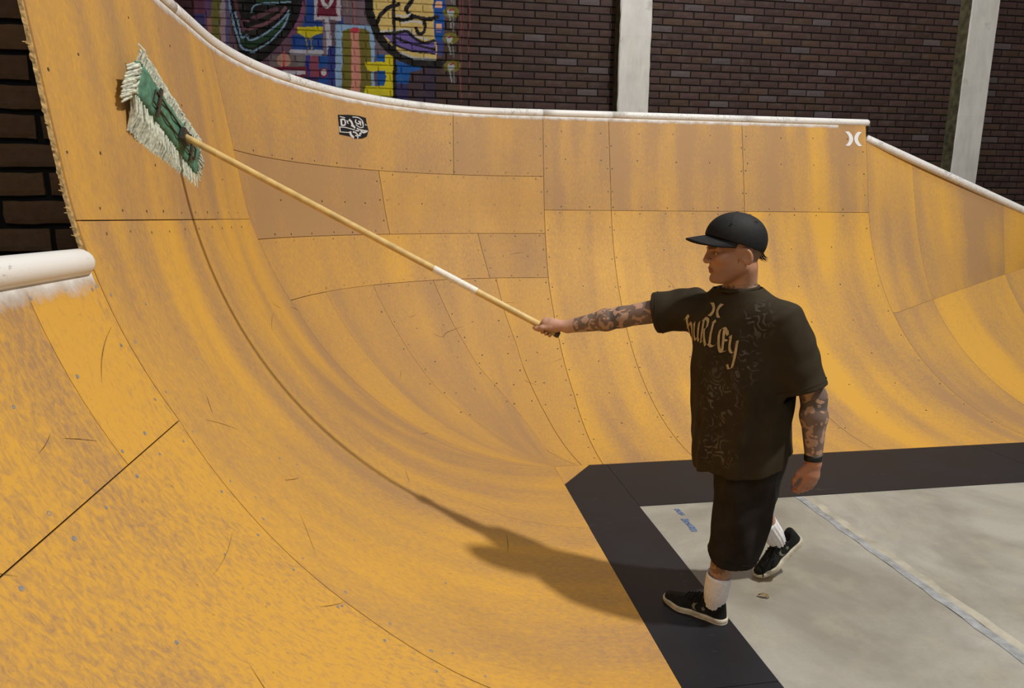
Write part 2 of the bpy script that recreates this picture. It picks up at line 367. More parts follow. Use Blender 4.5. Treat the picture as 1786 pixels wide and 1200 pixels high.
LAYERS = [
 (('p', [(-400, -200), (640, -200), (790, -200), (772, 100), (690, 118), (690, 190), (-400, 190)]), (88, 68, 80), 1),
 (rect(-300, -200, 344, 80), (52, 22, 32), 1), (rect(338, -100, 357, 26), (92, 48, 68), 1), (rect(338, 24, 360, 90), (52, 50, 100), 1), (rect(357, -100, 372, 60), (86, 62, 98), 1),
 (rect(362, 30, 372, 70), (140, 95, 85), 1), (rect(369, -150, 384, 90), (104, 98, 48), 1), (rect(384, 5, 394, 95), (148, 122, 132), 1), (rect(394, 0, 400, 110), (78, 76, 118), 1), (rect(386, -150, 392, 20), (150, 140, 148), 1),
 (rect(455, 70, 540, 120), (92, 64, 82), 1), (rect(470, 96, 532, 120), (104, 92, 94), 1),
 (('p', [(392, -150), (402, 30), (410, 62), (418, 95), (440, 116), (470, 97), (502, 62), (521, 32), (535, 0), (545, -150)]), BLK, 1),
 (('s', [(536, -20), (524, 30), (505, 62)], 6), (110, 62, 96), 1),
 (('p', [(445, -40), (509, -40), (507, 3), (470, 5), (448, 9)]), (24, 52, 30), 1), (('s', [(437, 21), (446, 9), (470, 5), (508, 4)], 2.5), (120, 150, 172), 1),
 (('s', [(404, -20), (412, 14), (419, 38), (424, 54)], 6), (84, 50, 62), 1), (('s', [(436, 50), (466, 40), (486, 26), (498, 14)], 6), (108, 70, 80), 1),
 (('s', [(441, 32), (460, 24), (482, 16)], 8), (86, 55, 66), 1), (('s', [(424, 34), (434, 37)], 4), (104, 70, 78), 1), (('s', [(423, 49), (434, 51)], 4), (104, 70, 78), 1),
 (('s', [(422, 68), (430, 75), (438, 78), (455, 70), (478, 55), (498, 33)], 9), (28, 56, 36), 1),
 (('s', [(399, -5), (406, 36), (414, 62), (423, 83), (434, 87), (446, 87), (470, 72), (492, 50), (503, 24)], 3), (118, 146, 172), 1),
 (('s', [(410, 22), (416, 48), (422, 66), (431, 62), (437, 70), (460, 60), (485, 42), (504, 18)], 3), (118, 146, 172), 1),
 (('p', [(538, -150), (550, -150), (550, 36), (563, 38), (563, 48), (526, 48), (534, 22)]), (18, 58, 128), 1), (rect(509, 60, 563, 86), (18, 58, 128), 1), (rect(590, 30, 598, 44), (30, 52, 120), 1),
 (rect(563, 36, 570, 100), (112, 96, 108), 1), (rect(598, -150, 640, 44), (104, 86, 98), 1), (('s', [(606, -20), (605, 20)], 3), (130, 118, 60), .7), (('s', [(617, -20), (618, 44)], 4), (160, 96, 92), .6),
 (('p', [(546, -150), (596, -150), (594, 37), (571, 33), (549, 36)]), (168, 162, 174), 1), (rect(554, -150, 587, 29), (96, 16, 42), 1), (('s', [(559, -8), (565, 7), (571, 12), (577, 5), (581, -8)], 6), (176, 174, 182), 1),
 (('s', [(571, 37), (573, 70), (575, 100)], 9), (166, 164, 178), 1), (('s', [(575, 100), (575, 112)], 3), (90, 100, 160), .8),
 (('p', [(518, 47), (562, 46), (562, 57), (550, 61), (542, 66), (530, 64), (519, 57)]), (186, 172, 18), 1), (('s', [(532, 62), (536, 84)], 2), (150, 140, 60), .8), (('s', [(543, 62), (543, 100)], 2.2), (150, 140, 60), .8),
 (('s', [(509, 90), (560, 91)], 8), (164, 164, 178), 1), (rect(533, 95, 542, 142), (38, 50, 132), 1), (rect(556, 96, 572, 152), (16, 70, 140), 1), (rect(572, 80, 586, 160), (40, 48, 112), 1),
 (rect(541, 98, 556, 135), (128, 60, 80), 1), (ellp(495, 105, 12, 11), (168, 126, 108), 1), (('s', [(495, 92), (496, 116)], 4), (176, 88, 92), 1), (rect(519, 98, 532, 120), (106, 102, 104), 1),
 (rect(440, 116, 537, 140), (100, 20, 42), 1), (('s', [(440, 127), (530, 127)], 7), (172, 166, 182), 1), (rect(440, 134, 556, 190), (56, 44, 88), 1), (ellp(564, 127, 8, 9), (120, 22, 44), 1), (ellp(564, 127, 5, 6), (182, 178, 186), 1),
 (rect(585, 43, 653, 190), (130, 160, 192), 1), (('p', [(597, 54), (606, 50), (636, 50), (644, 56), (648, 110), (646, 190), (594, 190), (597, 110)]), (104, 96, 36), 1), (('p', [(612, 52), (626, 52), (630, 190), (612, 190)]), (190, 128, 114), 1), (ellp(619, 52, 8, 5), (172, 52, 66), 1),
 (rect(653, 60, 690, 100), (96, 84, 96), 1), (rect(656, 95, 672, 108), (16, 76, 146), 1), (rect(658, 122, 674, 150), (16, 76, 146), 1),
 (('p', [(636, 108), (660, 107), (670, 109), (671, 95), (684, 95), (688, 120), (688, 169), (637, 165), (638, 150), (672, 149), (672, 124), (640, 123)]), (196, 182, 20), 1),
 (('p', [(692, 106), (736, 117), (734, 122), (716, 126), (713, 146), (692, 146)]), (12, 80, 152), 1), (rect(690, 146, 714, 190), (44, 42, 92), .8), (rect(740, 118, 760, 190), (44, 40, 80), .45), (rect(722, 124, 738, 190), (50, 44, 76), .3),
 (rect(753, -200, 775, 72), (10, 70, 146), 1), (rect(757, 72, 774, 96), (30, 56, 130), .7),
 (('p', [(640, -150), (646, 20), (657, 50), (672, 78), (700, 100), (735, 108), (762, 106), (762, 90), (757, 60), (754, -150)]), (196, 170, 104), 1),
 (('p', [(664, 58), (690, 57), (706, 55), (718, 63), (733, 73), (757, 74), (760, 92), (735, 92), (706, 86), (684, 76)]), (100, 82, 150), 1),
 (('s', [(640, -60), (644, 15), (653, 45), (668, 75), (692, 95), (722, 108), (765, 112)], 14), BLK, 1), (('s', [(700, 102), (735, 114), (790, 110)], 7), (14, 12, 14), .9),
 (('s', [(661, 59), (690, 57), (707, 55), (720, 64), (736, 73), (757, 72)], 5), BLK, 1), (('s', [(690, 66), (720, 76), (757, 86)], 4), BLK, 1), (('s', [(680, 74), (715, 88), (758, 93)], 3.5), BLK, 1),
 (('s', [(657, 40), (664, 26), (676, 14), (694, 8)], 8), BLK, 1), (('s', [(722, -12), (716, 4), (708, 18), (722, 29), (745, 33), (764, 30)], 7), BLK, 1), (('s', [(692, 33), (706, 35), (722, 29)], 7), BLK, 1),
 (('s', [(737, 33), (741, 46), (737, 58), (729, 58), (725, 49)], 6), BLK, 1), (('s', [(692, 26), (704, 29), (714, 25)], 3), (178, 182, 190), 1), (('s', [(700, 40), (722, 38), (735, 40)], 3), (178, 182, 190), 1), (('s', [(664, 55), (690, 52), (712, 52), (726, 64), (745, 68)], 2.5), (178, 182, 190), 1),
 (('s', [(700, 92), (722, 100), (758, 104)], 3), (170, 176, 182), 1),
 (('s', [(685, -150), (687, 60), (689, 190)], 6), BLK, 1),
 (rect(760, 2, 771, 13), (212, 162, 136), 1), (rect(760, 42, 771, 52), (212, 162, 136), 1), (rect(760, 55, 770, 57), (190, 120, 120), 1),
]
for bx, by in ((787, 21), (786, 67), (788, 115), (787, -24)):
    LAYERS += [(ellp(bx, by, 15, 10), (108, 100, 32), .95), (ellp(bx-2, by+1, 6, 6), (160, 166, 168), 1), (('s', [(bx-4, by-2), (bx+2, by-4)], 3), (150, 40, 44), 1),
               (('s', [(bx-4, by+6), (bx, by+28)], 2), (140, 150, 152), .8), (('s', [(bx+2, by+6), (bx+4, by+33)], 1.6), (140, 150, 152), .7)]
LAYERS += [(('s', [(804, -150), (803, 178)], 2.2), (140, 70, 80), .5), (('s', [(818, -150), (819, 165)], 2.2), (140, 70, 80), .45), (('s', [(808, -150), (808, 80)], 1.6), (140, 70, 80), .35)]
def mural(X, Z, base):
    """paint colours (linear) at wall points, laid over the base brick colours"""
    px, py = design(X, Z); P3 = np.stack([X*9, Z*9, 0*X], 1)
    px = px+(vnoise(P3, 1.2, 3)-.5)*3.0; py = py+(vnoise(P3, 1.2, 5)-.5)*3.0
    out = np.array(base, float).copy(); run = .85+.3*vnoise(np.stack([X*12, Z*2.5, 0*X], 1), 1, 8)
    for shp, c, al in LAYERS:
        m = in_poly(px, py, shp[1]) if shp[0] == 'p' else in_stroke(px, py, smooth_line(shp[1]), shp[2])
        if m.any():
            lin = np.array(srgb(*c)[:3])*.88; out[m] = out[m]*(1-al)+al*lin[None]*run[m][:, None]
    return out

WALL_Y = 4.0; BL, BH, JT = .276, .0891, .017
def brick_tone(i, j):
    rs = random.Random(i*7919+j*104729); t = rs.random()
    b = np.array([0.047, 0.0245, 0.021])*rs.uniform(.75, 1.2)
    if t > .94: b = np.array([0.072, 0.056, 0.058])*rs.uniform(.8, 1.15)
    elif t > .80: b = np.array([0.056, 0.031, 0.020])*rs.uniform(.8, 1.1)
    return b
MX0, MX1, MZ0, MZ1 = -4.6, 0.2, 2.85, 5.15
# wall body: mortar face with the paint running across it
gx = np.arange(MX0, MX1+.001, .02); gz = np.arange(MZ0, MZ1+.001, .02)
GX, GZ = np.meshgrid(gx, gz, indexing='ij'); n0, n1 = GX.shape
mv = np.stack([GX.ravel(), 0*GX.ravel()+WALL_Y+.010, GZ.ravel()], 1)
mort = np.tile(np.array([[.008, .0065, .0065]]), (len(mv), 1)); mc = mural(mv[:, 0], mv[:, 2], mort); mc = mc*.75  # paint in the joints darkened: recess shade put into the colour
mf = [(i*n1+j, (i+1)*n1+j, (i+1)*n1+j+1, i*n1+j+1) for i in range(n0-1) for j in range(n1-1)]
MX1e, MZ1e = gx[-1], gz[-1]
x0, x1, z0, z1 = -8.0, 11.0, 0.0, 7.0; Yb = WALL_Y+.010
ev = []; ef = []
for (a, b, c, d) in ((x0, MX0, z0, z1), (MX1e, x1, z0, z1), (MX0, MX1e, z0, MZ0), (MX0, MX1e, MZ1e, z1)):
    k = len(mv)+len(ev); ev += [(a, Yb, c), (b, Yb, c), (b, Yb, d), (a, Yb, d)]; ef.append((k, k+1, k+2, k+3))
k = len(mv)+len(ev); ev += [(x0, Yb, z0), (x1, Yb, z0), (x1, Yb, z1), (x0, Yb, z1), (x0, Yb+.2, z0), (x1, Yb+.2, z0), (x1, Yb+.2, z1), (x0, Yb+.2, z1)]
ef += [(k+4, k+7, k+6, k+5), (k, k+4, k+5, k+1), (k+3, k+2, k+6, k+7), (k, k+3, k+7, k+4), (k+1, k+5, k+6, k+2)]
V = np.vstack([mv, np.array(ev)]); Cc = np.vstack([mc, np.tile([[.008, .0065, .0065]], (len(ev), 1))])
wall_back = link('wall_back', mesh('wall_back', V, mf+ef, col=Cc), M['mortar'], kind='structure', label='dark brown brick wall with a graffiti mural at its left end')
def brick_geo(w, h, nx, nz, d=.012):
    xs = np.linspace(-w/2, w/2, nx+1); zs = np.linspace(-h/2, h/2, nz+1); V = []; F = []; e = .003
    for i, x in enumerate(xs):
        for j, z in enumerate(zs):
            edge = i in (0, nx) or j in (0, nz); V.append((x*(1 if not (i in (0, nx)) else 1), e if edge else 0, z))
    idx = lambda i, j: i*(nz+1)+j
    for i in range(nx):
        for j in range(nz): F.append((idx(i, j), idx(i+1, j), idx(i+1, j+1), idx(i, j+1)))
    ring = [idx(i, 0) for i in range(nx)]+[idx(nx, j) for j in range(nz)]+[idx(i, nz) for i in range(nx, 0, -1)]+[idx(0, j) for j in range(nz, 0, -1)]
    b = len(V)
    for r in ring: V.append((V[r][0], d, V[r][2]))
    L = len(ring)
    for k in range(L): F.append((ring[k], b+k, b+(k+1) % L, ring[(k+1) % L]))
    return np.array(V, float), F
COLS = [(1.585, 1.995), (6.44, 6.86)]
plainV, plainF = brick_geo(BL-JT, BH-JT, 3, 2)
paintV, paintF = brick_geo(BL-JT, BH-JT, 30, 9)
halfs = []
bricks = []
for j in range(int(2.1/BH), int(5.7/BH)):
    z = (j+.5)*BH
    for i in range(-18, 33):
        x = (i+.5+(.5 if j % 2 else 0))*BL
        if any(a-.03 < x-BL/2 and x+BL/2 < b+.03 for a, b in COLS): continue
        zmin = 3.0 if x < 4.4 else 3.0-(x-4.4)*.25
        vis = z > zmin and z < 4.55+.03*max(x, 0) and -3.75 < x < 7.75
        d = np.linalg.norm(np.array([x, WALL_Y, z])-CAM); bricks.append((not vis, d, i, j, x, z))
bricks.sort()
variants = []
for k in range(12):
    variants.append(mesh('brick', plainV, plainF, col=np.tile(brick_tone(k*31, k*17), (len(plainV), 1)))); variants[-1].materials.append(M['brick'])
pb = [(MX0+.2 < x < .02 and MZ0 < z < 5.1 and not hid) for (hid, d, i, j, x, z) in bricks]
allV = np.vstack([paintV+np.array([b_[4], WALL_Y, b_[5]]) for b_, f_ in zip(bricks, pb) if f_])
allB = np.vstack([np.tile(brick_tone(b_[2], b_[3]), (len(paintV), 1)) for b_, f_ in zip(bricks, pb) if f_])
allC = iter(mural(allV[:, 0], allV[:, 2], allB).reshape(-1, len(paintV), 3))
rest = MB(); restC = []
for n, (hid, d, i, j, x, z) in enumerate(bricks):
    rs = random.Random(i*911+j*13); off = rs.uniform(-.0025, .0025); painted = pb[n]
    if painted: c = next(allC)
    if n < 300 and not hid:
        if painted: me = mesh('brick', paintV, paintF, col=c); me.materials.append(M['brick'])
        else: me = variants[rs.randrange(12)]
        o = link('brick', me, None, wall_back); o.location = (x, WALL_Y+off, z)
    elif painted: rest.add(paintV+np.array([x, WALL_Y+off, z]), paintF); restC.append(c)
    else: rest.add(plainV+np.array([x, WALL_Y+off, z]), plainF); restC.append(np.tile(brick_tone(i, j), (len(plainV), 1)))
link('bricks', mesh('bricks', rest.V, rest.F, col=np.vstack(restC)), M['brick'], wall_back, kind='stuff')
# columns standing proud of the wall
for k, (a, b) in enumerate(COLS):
    m_ = MB(); y0, y1 = 3.80, 4.0; ch = .012; prof = [(a, y1), (a, y0+ch), (a+ch, y0), (b-ch, y0), (b, y0+ch), (b, y1)]
    nz = 60; rs = random.Random(k); Vv = []; Ff = []
    for j in range(nz+1):
        zz = 7.0*j/nz
        for q, (px_, py_) in enumerate(prof):
            jit = rs.uniform(-.004, .004) if q in (1, 2, 3, 4) else 0
            Vv.append((px_+jit, py_+jit*.5, zz))
    for j in range(nz):
        for q in range(5): Ff.append((j*6+q, j*6+q+1, (j+1)*6+q+1, (j+1)*6+q))
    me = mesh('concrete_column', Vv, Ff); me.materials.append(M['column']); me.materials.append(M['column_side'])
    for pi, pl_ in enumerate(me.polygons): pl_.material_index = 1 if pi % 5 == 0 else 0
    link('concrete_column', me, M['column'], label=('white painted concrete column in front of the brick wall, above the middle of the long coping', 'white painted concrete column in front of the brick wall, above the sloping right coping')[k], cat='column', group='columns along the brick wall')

# brick wall closing off the raised left end
def _hl(z): return 2.173+(z-1.96)*.1015 if z > 1.96 else math.sqrt(2.1839**2-(2.1839-z)**2)
wv = MB(); _zs = np.linspace(.0, 2.89, 60); _V = []
for z in _zs:
    xe = -(_hl(min(z, 3.2)) if z > 1.2 else 2.05)-.028; _V += [(xe, -1.92, z), (xe, -1.70, z), (-7, -1.70, z), (-7, -1.92, z)]
wv.add(_V, [(4*i+k, 4*i+(k+1) % 4, 4*i+4+(k+1) % 4, 4*i+4+k) for i in range(59) for k in range(4)]+[(3, 2, 1, 0), (236, 237, 238, 239)])
wall_left = link('wall_left', mesh('wall_left', wv.V, wv.F, col=np.tile([[.007, .007, .008]], (len(wv.V), 1))), M['mortar'], kind='structure', label='dark brown brick wall end beside the raised ramp edge')
LBL, LBH = .32, .098
for j in range(-1, 15):
    z = 1.705+(j+.5)*LBH
    for i in range(-2, 6):
        xr = -2.309-i*LBL+(.5*LBL if j % 2 else 0); xl = xr-LBL; lim = -_hl(z)-.030
        if xl > lim-.03: continue
        xr = min(xr, lim); w = xr-xl-.022; lv, lf = brick_geo(w, LBH-.02, 8, 5, .014)
        rs = random.Random(j*10+i); o3 = np.array([(xl+xr)/2, 0, z]); V2 = lv+(vnoise(lv+o3, 30, 2)[:, None]-.5)*np.array([[.007, .004, .007]])
        o = link('brick', mesh('brick', V2, lf, col=np.tile(np.array([.105, .056, .026])*rs.uniform(.7, 1.15), (len(lv), 1))), M['brick'], wall_left); o.location = (o3[0], -1.934, z)

# ================================================================== RAMP
R, A, H, RL, AL, LC, XR = 2.5043, 1.35925, 2.9244, 2.1839, 1.46969, 3.4, 4.2175
ZT = R-R*math.cos(A); UT = R*A; ZTL = RL-RL*math.cos(AL); YE = -2.10
def z_of(u): return R*(1-math.cos(u/R)) if u < UT else ZT+(u-UT)*math.sin(A)
def u_of(z): return R*math.acos(1-z/R) if z < ZT else UT+(z-ZT)/math.sin(A)
def hb(z): return math.sqrt(max(0, R*R-(R-z)**2)) if z < ZT else R*math.sin(A)+(z-ZT)/math.tan(A)
def hl(z): return math.sqrt(max(0, RL*RL-(RL-z)**2)) if z < ZTL else RL*math.sin(AL)+(z-ZTL)/math.tan(AL)
UH = u_of(H); ULOW = u_of(1.655)
def lerp1(x, xs, ys): return float(np.interp(x, xs, ys))
def S0(s, u):
    z = z_of(max(u, 0.0))
    if s >= 0: return np.array([s, hb(z), z])
    if s > -LC:
        t = -s/LC*math.pi/2; return np.array([-hl(z)*math.sin(t), hb(z)*math.cos(t), z])
    return np.array([-hl(z), s+LC, z])
# right-hand section: lower transition up to a crease, then a bank that straightens to vertical
def crease_u(X): return u_of(.84+(X-4.27)*.246 if X > 4.27 else .84)
def cop_pt(X):
    f = (X-XR)/(6.15-XR); return np.array([X, 2.62-.37*f, 2.77-.84*f])
def SB(s, v):                       # bank: v 0 at the crease, 1 at the coping
    f = min(1.0, (s-XR)/(6.15-XR)); c = S0(s, crease_u(s)); t = cop_pt(s); st = c+(t-c)*v
    z = st[2]; cu = np.array([s, hb(z), z]); w = (1-f)**1.5
    return st*(1-w)+cu*w
def make_panel(name, fn, sL, sR, u0, u1, parent, color, ns=None, nu=None, th=.011, gap=.0048, lift=.0, mat='sheet', uvs=1.0):
    """one sheet between two seams; sL, sR give s at a given u"""
    fL = sL if callable(sL) else (lambda u, a=sL: a); fR = sR if callable(sR) else (lambda u, a=sR: a)
    us0, us1 = u0+gap*.5, u1-gap*.5
    nu = nu or max(4, int((u1-u0)/.07)); wid = max(abs(fR(u)-fL(u)) for u in np.linspace(u0, u1, 5)); ns = ns or max(3, int(wid/.07))
    top = []; bot = []; uv = []
    for i in range(ns+1):
        for j in range(nu+1):
            u = us0+(us1-us0)*j/nu; a, b = fL(u), fR(u); g = gap*.5 if (b-a) > 3*gap else 0
            s = a+g+(b-a-2*g)*i/ns
            e = 1e-3; p = fn(s, u); ds = fn(s+e, u)-fn(s-e, u); du = fn(s, u+e)-fn(s, max(u-e, 1e-4)); n = np.cross(ds, du)
            L = np.linalg.norm(n); n = n/L if L > 1e-12 else np.array([0, 0, 1.0])
            if L > 1e-12 and n @ np.array([-p[0]+.4, -p[1]-.4, 1.2]) < 0 : n = -n
            top.append(p+n*(lift+.004)); bot.append(p+n*(lift+.004-th)); uv.append((s, u*uvs))
    m = nu+1; N = len(top); V = top+bot; F = []
    for i in range(ns):
        for j in range(nu):
            q = (i*m+j, (i+1)*m+j, (i+1)*m+j+1, i*m+j+1); F.append(q); F.append(tuple(x+N for x in q[::-1]))
    for i in range(ns):
        for j in (0, nu): q = (i*m+j, (i+1)*m+j, (i+1)*m+j+N, i*m+j+N); F.append(q if j else q[::-1])
    for j in range(nu):
        for i in (0, ns): q = (i*m+j, i*m+j+1, i*m+j+1+N, i*m+j+N); F.append(q[::-1] if i else q)
    me = mesh(name, V, F, uv=uv+uv)
    # face direction check on the top sheet
    f0 = me.polygons[(len(F)//4)*2 if False else 0]
    o = link(name, me, M[mat], parent, color=color)
    return o
ramp = empty('skate_ramp', (0, 0, 0), label='amber plywood skate bowl with curved corner and white coping', category='ramp')
def seam(pts): pts = sorted(pts, key=lambda p: p[1]); us = [p[1] for p in pts]; ss = [p[0] for p in pts]; return lambda u: float(np.interp(u, us, ss))
D = seam([(.40, 4.37), (.388, 3.36), (.388, 3.11), (.385, 2.54), (.405, 1.87), (.42, 1.12), (.38, 0)])
FAN1 = seam([(-1.69, 2.62), (-1.63, 2.02), (-1.60, 1.32), (-1.45, .77), (-1.3, 0)])
FAN2 = seam([(-.937, 2.62), (-.834, 2.1), (-.70, 1.567), (-.249, .742), (.18, .0)])
FAN3 = seam([(-.19, 2.62), (-.134, 2.2), (-.046, 1.816), (.102, .896), (.212, .0)])
FAN0 = seam([(-2.35, 2.62), (-2.33, 2.27), (-2.29, 1.946), (-2.27, 1.3), (-2.3, 0)])
EL = seam([(-3.30, 4.37), (-3.19, 3.64), (-3.14, 3.28), (-3.06, 3.03), (-2.92, 2.5), (-2.90, 1.9), (-2.87, 1.3), (-2.85, 0)])
LM = seam([(-3.86, 3.25), (-3.73, 2.93), (-3.66, 2.56), (-3.72, 2.24), (-3.86, 1.73), (-4.06, 1.17), (-4.3, .5), (-4.4, 0)])
LE = seam([(-5.50, 4.5), (-5.49, 3.05), (-5.47, 2.45), (-5.55, 2.04), (-5.61, 1.78), (-5.70, 1.39), (-5.82, .98), (-6.05, 0)])
UA, UB, UC, U1, ULZ, ULL = 3.715, 3.098, 2.60, 3.355, 3.245, 2.44
V1 = seam([(-1.391, 3.713), (-1.335, 3.09)]); V2 = seam([(-.547, 4.36), (-.573, 3.72)]); V3 = seam([(-.346, 3.1), (-.255, 2.59)])
RS = XR
P = lambda *a, **k: make_panel('panel', *a, **k)
def tone(r, g=.25, b=1.0): return (r, g, b, 1)
rs = random.Random(3)
# back wall, upper row then lower row
for (a, b, t) in ((D, 1.13, .66), (1.13, 2.68, .62), (2.68, RS, .60)): P(S0, a, b, U1, UH, ramp, tone(t+.18, .2), lift=rs.uniform(0, .001))
for (a, b, t) in ((D, 1.13, .42), (1.13, 2.68, .36), (2.68, RS, .26)): P(S0, a, b, 0, U1, ramp, tone(t+.10, .3), lift=rs.uniform(0, .001))
# corner rows
P(S0, V2, D, UA, UH, ramp, tone(0.82, .16, .45), lift=.0008); P(S0, EL, V2, UA, UH, ramp, tone(0.76, .26, .45), lift=.0002)
P(S0, V1, D, UB, UA, ramp, tone(0.56, .18, .45), lift=.0009); P(S0, EL, V1, UB, UA, ramp, tone(0.96, .16, .45), lift=.0001)
P(S0, V3, D, UC, UB, ramp, tone(0.86, .16, .45), lift=.0004); P(S0, EL, V3, UC, UB, ramp, tone(0.52, .30, .45), lift=.0008)
P(S0, FAN3, D, 0, UC, ramp, tone(0.50, .22, .45), lift=.0006); P(S0, FAN2, FAN3, 0, UC, ramp, tone(0.58, .22, .45), lift=.0002); P(S0, FAN1, FAN2, 0, UC, ramp, tone(0.76, .20, .45), lift=.0008)
P(S0, FAN0, FAN1, 0, UC, ramp, tone(0.68, .20, .45), lift=.0003, gap=.0012); P(S0, EL, FAN0, 0, UC, ramp, tone(0.52, .24, .45), lift=.0007)
# left wall: raised part, then its lower rows
P(S0, LE, EL, ULZ, UH, ramp, tone(.62, .22), lift=.0004, th=.016)
P(S0, LM, EL, 0, ULZ, ramp, tone(.60, .22), lift=.0003, gap=.0012); P(S0, LE, LM, 0, ULZ, ramp, tone(.48, .30), lift=.0007)
# near left, under the low coping
for (a, b, t) in ((-5.92, LE, .30), (-7.14, -5.92, .34), (-8.36, -7.14, .5)): P(S0, a, b, ULL, ULOW, ramp, tone(t, .62), lift=rs.uniform(0, .001))
for (a, b, t) in ((-7.6, LE, .34), (-9.6, -7.6, .5)): P(S0, a, b, 0, ULL, ramp, tone(t, .66), lift=rs.uniform(.0002, .001))
# right: lower transition and bank
RX = [RS, 4.78, 5.85, 7.4]
for k in range(3):
    a, b = RX[k], RX[k+1]
    fn = lambda s, u: S0(s, u*crease_u(s))
    P(fn, a, b, 0, 1, ramp, tone((.92, .28, .62)[k], .26), nu=30, gap=.0016, uvs=2.2, lift=(.0, .001, .0004)[k])
    P(SB, a, b, 0, 1, ramp, tone((.62, .78, .36)[k], .2), nu=24, gap=.0012, uvs=1.6, lift=(.0, .0006, .0)[k])
# dark backing skin added behind the sheets to make the seams show dark
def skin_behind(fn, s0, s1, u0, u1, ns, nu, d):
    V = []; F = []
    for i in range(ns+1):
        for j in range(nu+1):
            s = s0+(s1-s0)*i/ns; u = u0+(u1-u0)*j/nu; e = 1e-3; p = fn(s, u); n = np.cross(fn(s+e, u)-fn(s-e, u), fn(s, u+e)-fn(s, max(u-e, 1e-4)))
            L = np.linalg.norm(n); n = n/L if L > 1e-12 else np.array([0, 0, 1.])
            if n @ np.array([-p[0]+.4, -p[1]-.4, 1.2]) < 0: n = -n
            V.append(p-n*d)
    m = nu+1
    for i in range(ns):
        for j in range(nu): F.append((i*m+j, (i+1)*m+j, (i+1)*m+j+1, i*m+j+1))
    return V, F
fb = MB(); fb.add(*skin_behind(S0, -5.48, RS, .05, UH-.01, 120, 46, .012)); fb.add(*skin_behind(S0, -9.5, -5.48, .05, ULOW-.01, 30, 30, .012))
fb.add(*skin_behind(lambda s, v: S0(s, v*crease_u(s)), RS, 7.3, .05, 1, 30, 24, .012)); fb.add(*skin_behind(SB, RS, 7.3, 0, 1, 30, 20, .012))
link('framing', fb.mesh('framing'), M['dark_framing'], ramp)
# raw plywood end of the raised left wall, edges splintered
V = []; F = []; rs = random.Random(11); zs = np.linspace(1.60, H, 150)
for i, z in enumerate(zs):
    x = -hl(z); j = rs.uniform(0, .006)*(1 if rs.random() < .08 else .12)
    V += [(x-.002, YE-.002, z), (x-.011-j, YE-.004-rs.uniform(0, .004), z), (x-.013-j, YE+.045, z), (x+.0, YE+.045, z)]
for i in range(len(zs)-1):
    for k in range(4): F.append((4*i+k, 4*i+(k+1) % 4, 4*i+4+(k+1) % 4, 4*i+4+k))
F += [(3, 2, 1, 0), tuple(range(len(V)-4, len(V)))]
rib = link('side_rib', mesh('side_rib', V, F), M['raw_ply_edge'], ramp, label='splintered raw plywood edge')
spl = MB()
for z in (1.80, 1.845, 1.86, 1.915, 1.93, 2.38, 2.375, 1.765, 2.13):
    x = -hl(z)-.016; L = rs.uniform(.008, .022); a = rs.uniform(1.7, 2.6)
    spl.tube([(x+.01, YE, z), (x+.01+math.cos(a)*L*.5, YE-.006, z+math.sin(a)*L*.5), (x+.01+math.cos(a+.4)*L, YE-.012, z+math.sin(a+.4)*L)], [.0035, .003, .0015], 5)
link('splinters', spl.mesh('splinters'), M['raw_ply_edge'], rib, kind='stuff')
# floor plates and the wooden corner filler
def slab(poly, z0, z1):
    n = len(poly); V = [(x, y, z0) for x, y in poly]+[(x, y, z1) for x, y in poly]
    return V, [tuple(range(n))[::-1], tuple(range(n, 2*n))]+[(i, (i+1) % n, n+(i+1) % n, n+i) for i in range(n)]
def plate(poly, mat, z1=.005, label=None, color=None):
    V, F = slab(poly, .0006, z1); me = mesh('floor_plate', V, F, uv=[(v[0], v[1]) for v in V]); return link('floor_plate', me, M[mat], ramp, label=label, color=color)
W1, W2 = .7452, .4042
plate([(.27, -.004), (W2-.002, -.004), (W2-.002, -W1), (W2, -2.4), (-.0, -2.4), (.0, -.34)], 'plate', label='black floor plate along the left flat edge')
plate([(.0, -2.404), (W2, -2.404), (W2, -5.2), (0, -5.2)], 'plate')
plate([(W2+.002, -.004), (3.6, -.004), (3.6, -W1), (W2+.002, -W1)], 'plate', z1=.0045, label='black floor plate along the back flat edge')
plate([(3.604, -.004), (7.4, -.004), (7.4, -W1), (3.604, -W1)], 'plate', z1=.0045)
plate([(0, -.004), (.266, -.004), (-.0, -.336)], 'sheet', z1=.006, label='amber triangular corner filler', color=tone(.45, .2))
# screws
scr = MB(); scl = MB()
def screw(mbuf, fn, s, u, r):
    e = 1e-3; p = fn(s, u); ds = fn(s+e, u)-fn(s-e, u); du = fn(s, u+e)-fn(s, u-e); ds /= np.linalg.norm(ds)+1e-12; du /= np.linalg.norm(du)+1e-12; n = np.cross(ds, du)
    if n @ np.array([-p[0]+.4, -p[1]-.4, 1.2]) < 0: n = -n
    c = p+n*.0056; k = 8
    V = [c+r*(math.cos(2*math.pi*i/k)*ds+math.sin(2*math.pi*i/k)*du) for i in range(k)]+[c-n*.004+r*1.0*(math.cos(2*math.pi*i/k)*ds+math.sin(2*math.pi*i/k)*du) for i in range(k)]+[c-n*.001]
    mbuf.add(V, [(i, (i+1) % k, 16) for i in range(k)]+[(i, i+k, (i+1) % k+k, (i+1) % k) for i in range(k)])
rs = random.Random(5); J = lambda a=.02: rs.uniform(-a, a)
def row_u(u, s0, s1, step, m=scr, r=.0075):
    for s in np.arange(min(s0, s1)+step*.4, max(s0, s1), step): screw(m, S0, s+J(), u+J(.006), r*rs.uniform(.8, 1.15))
def col_s(f, u0, u1, step, d, m=scr, r=.0075):
    for u in np.arange(u0+step*.4, u1, step): screw(m, S0, (f(u) if callable(f) else f)+d+J(.006), u+J(), r*rs.uniform(.8, 1.15))
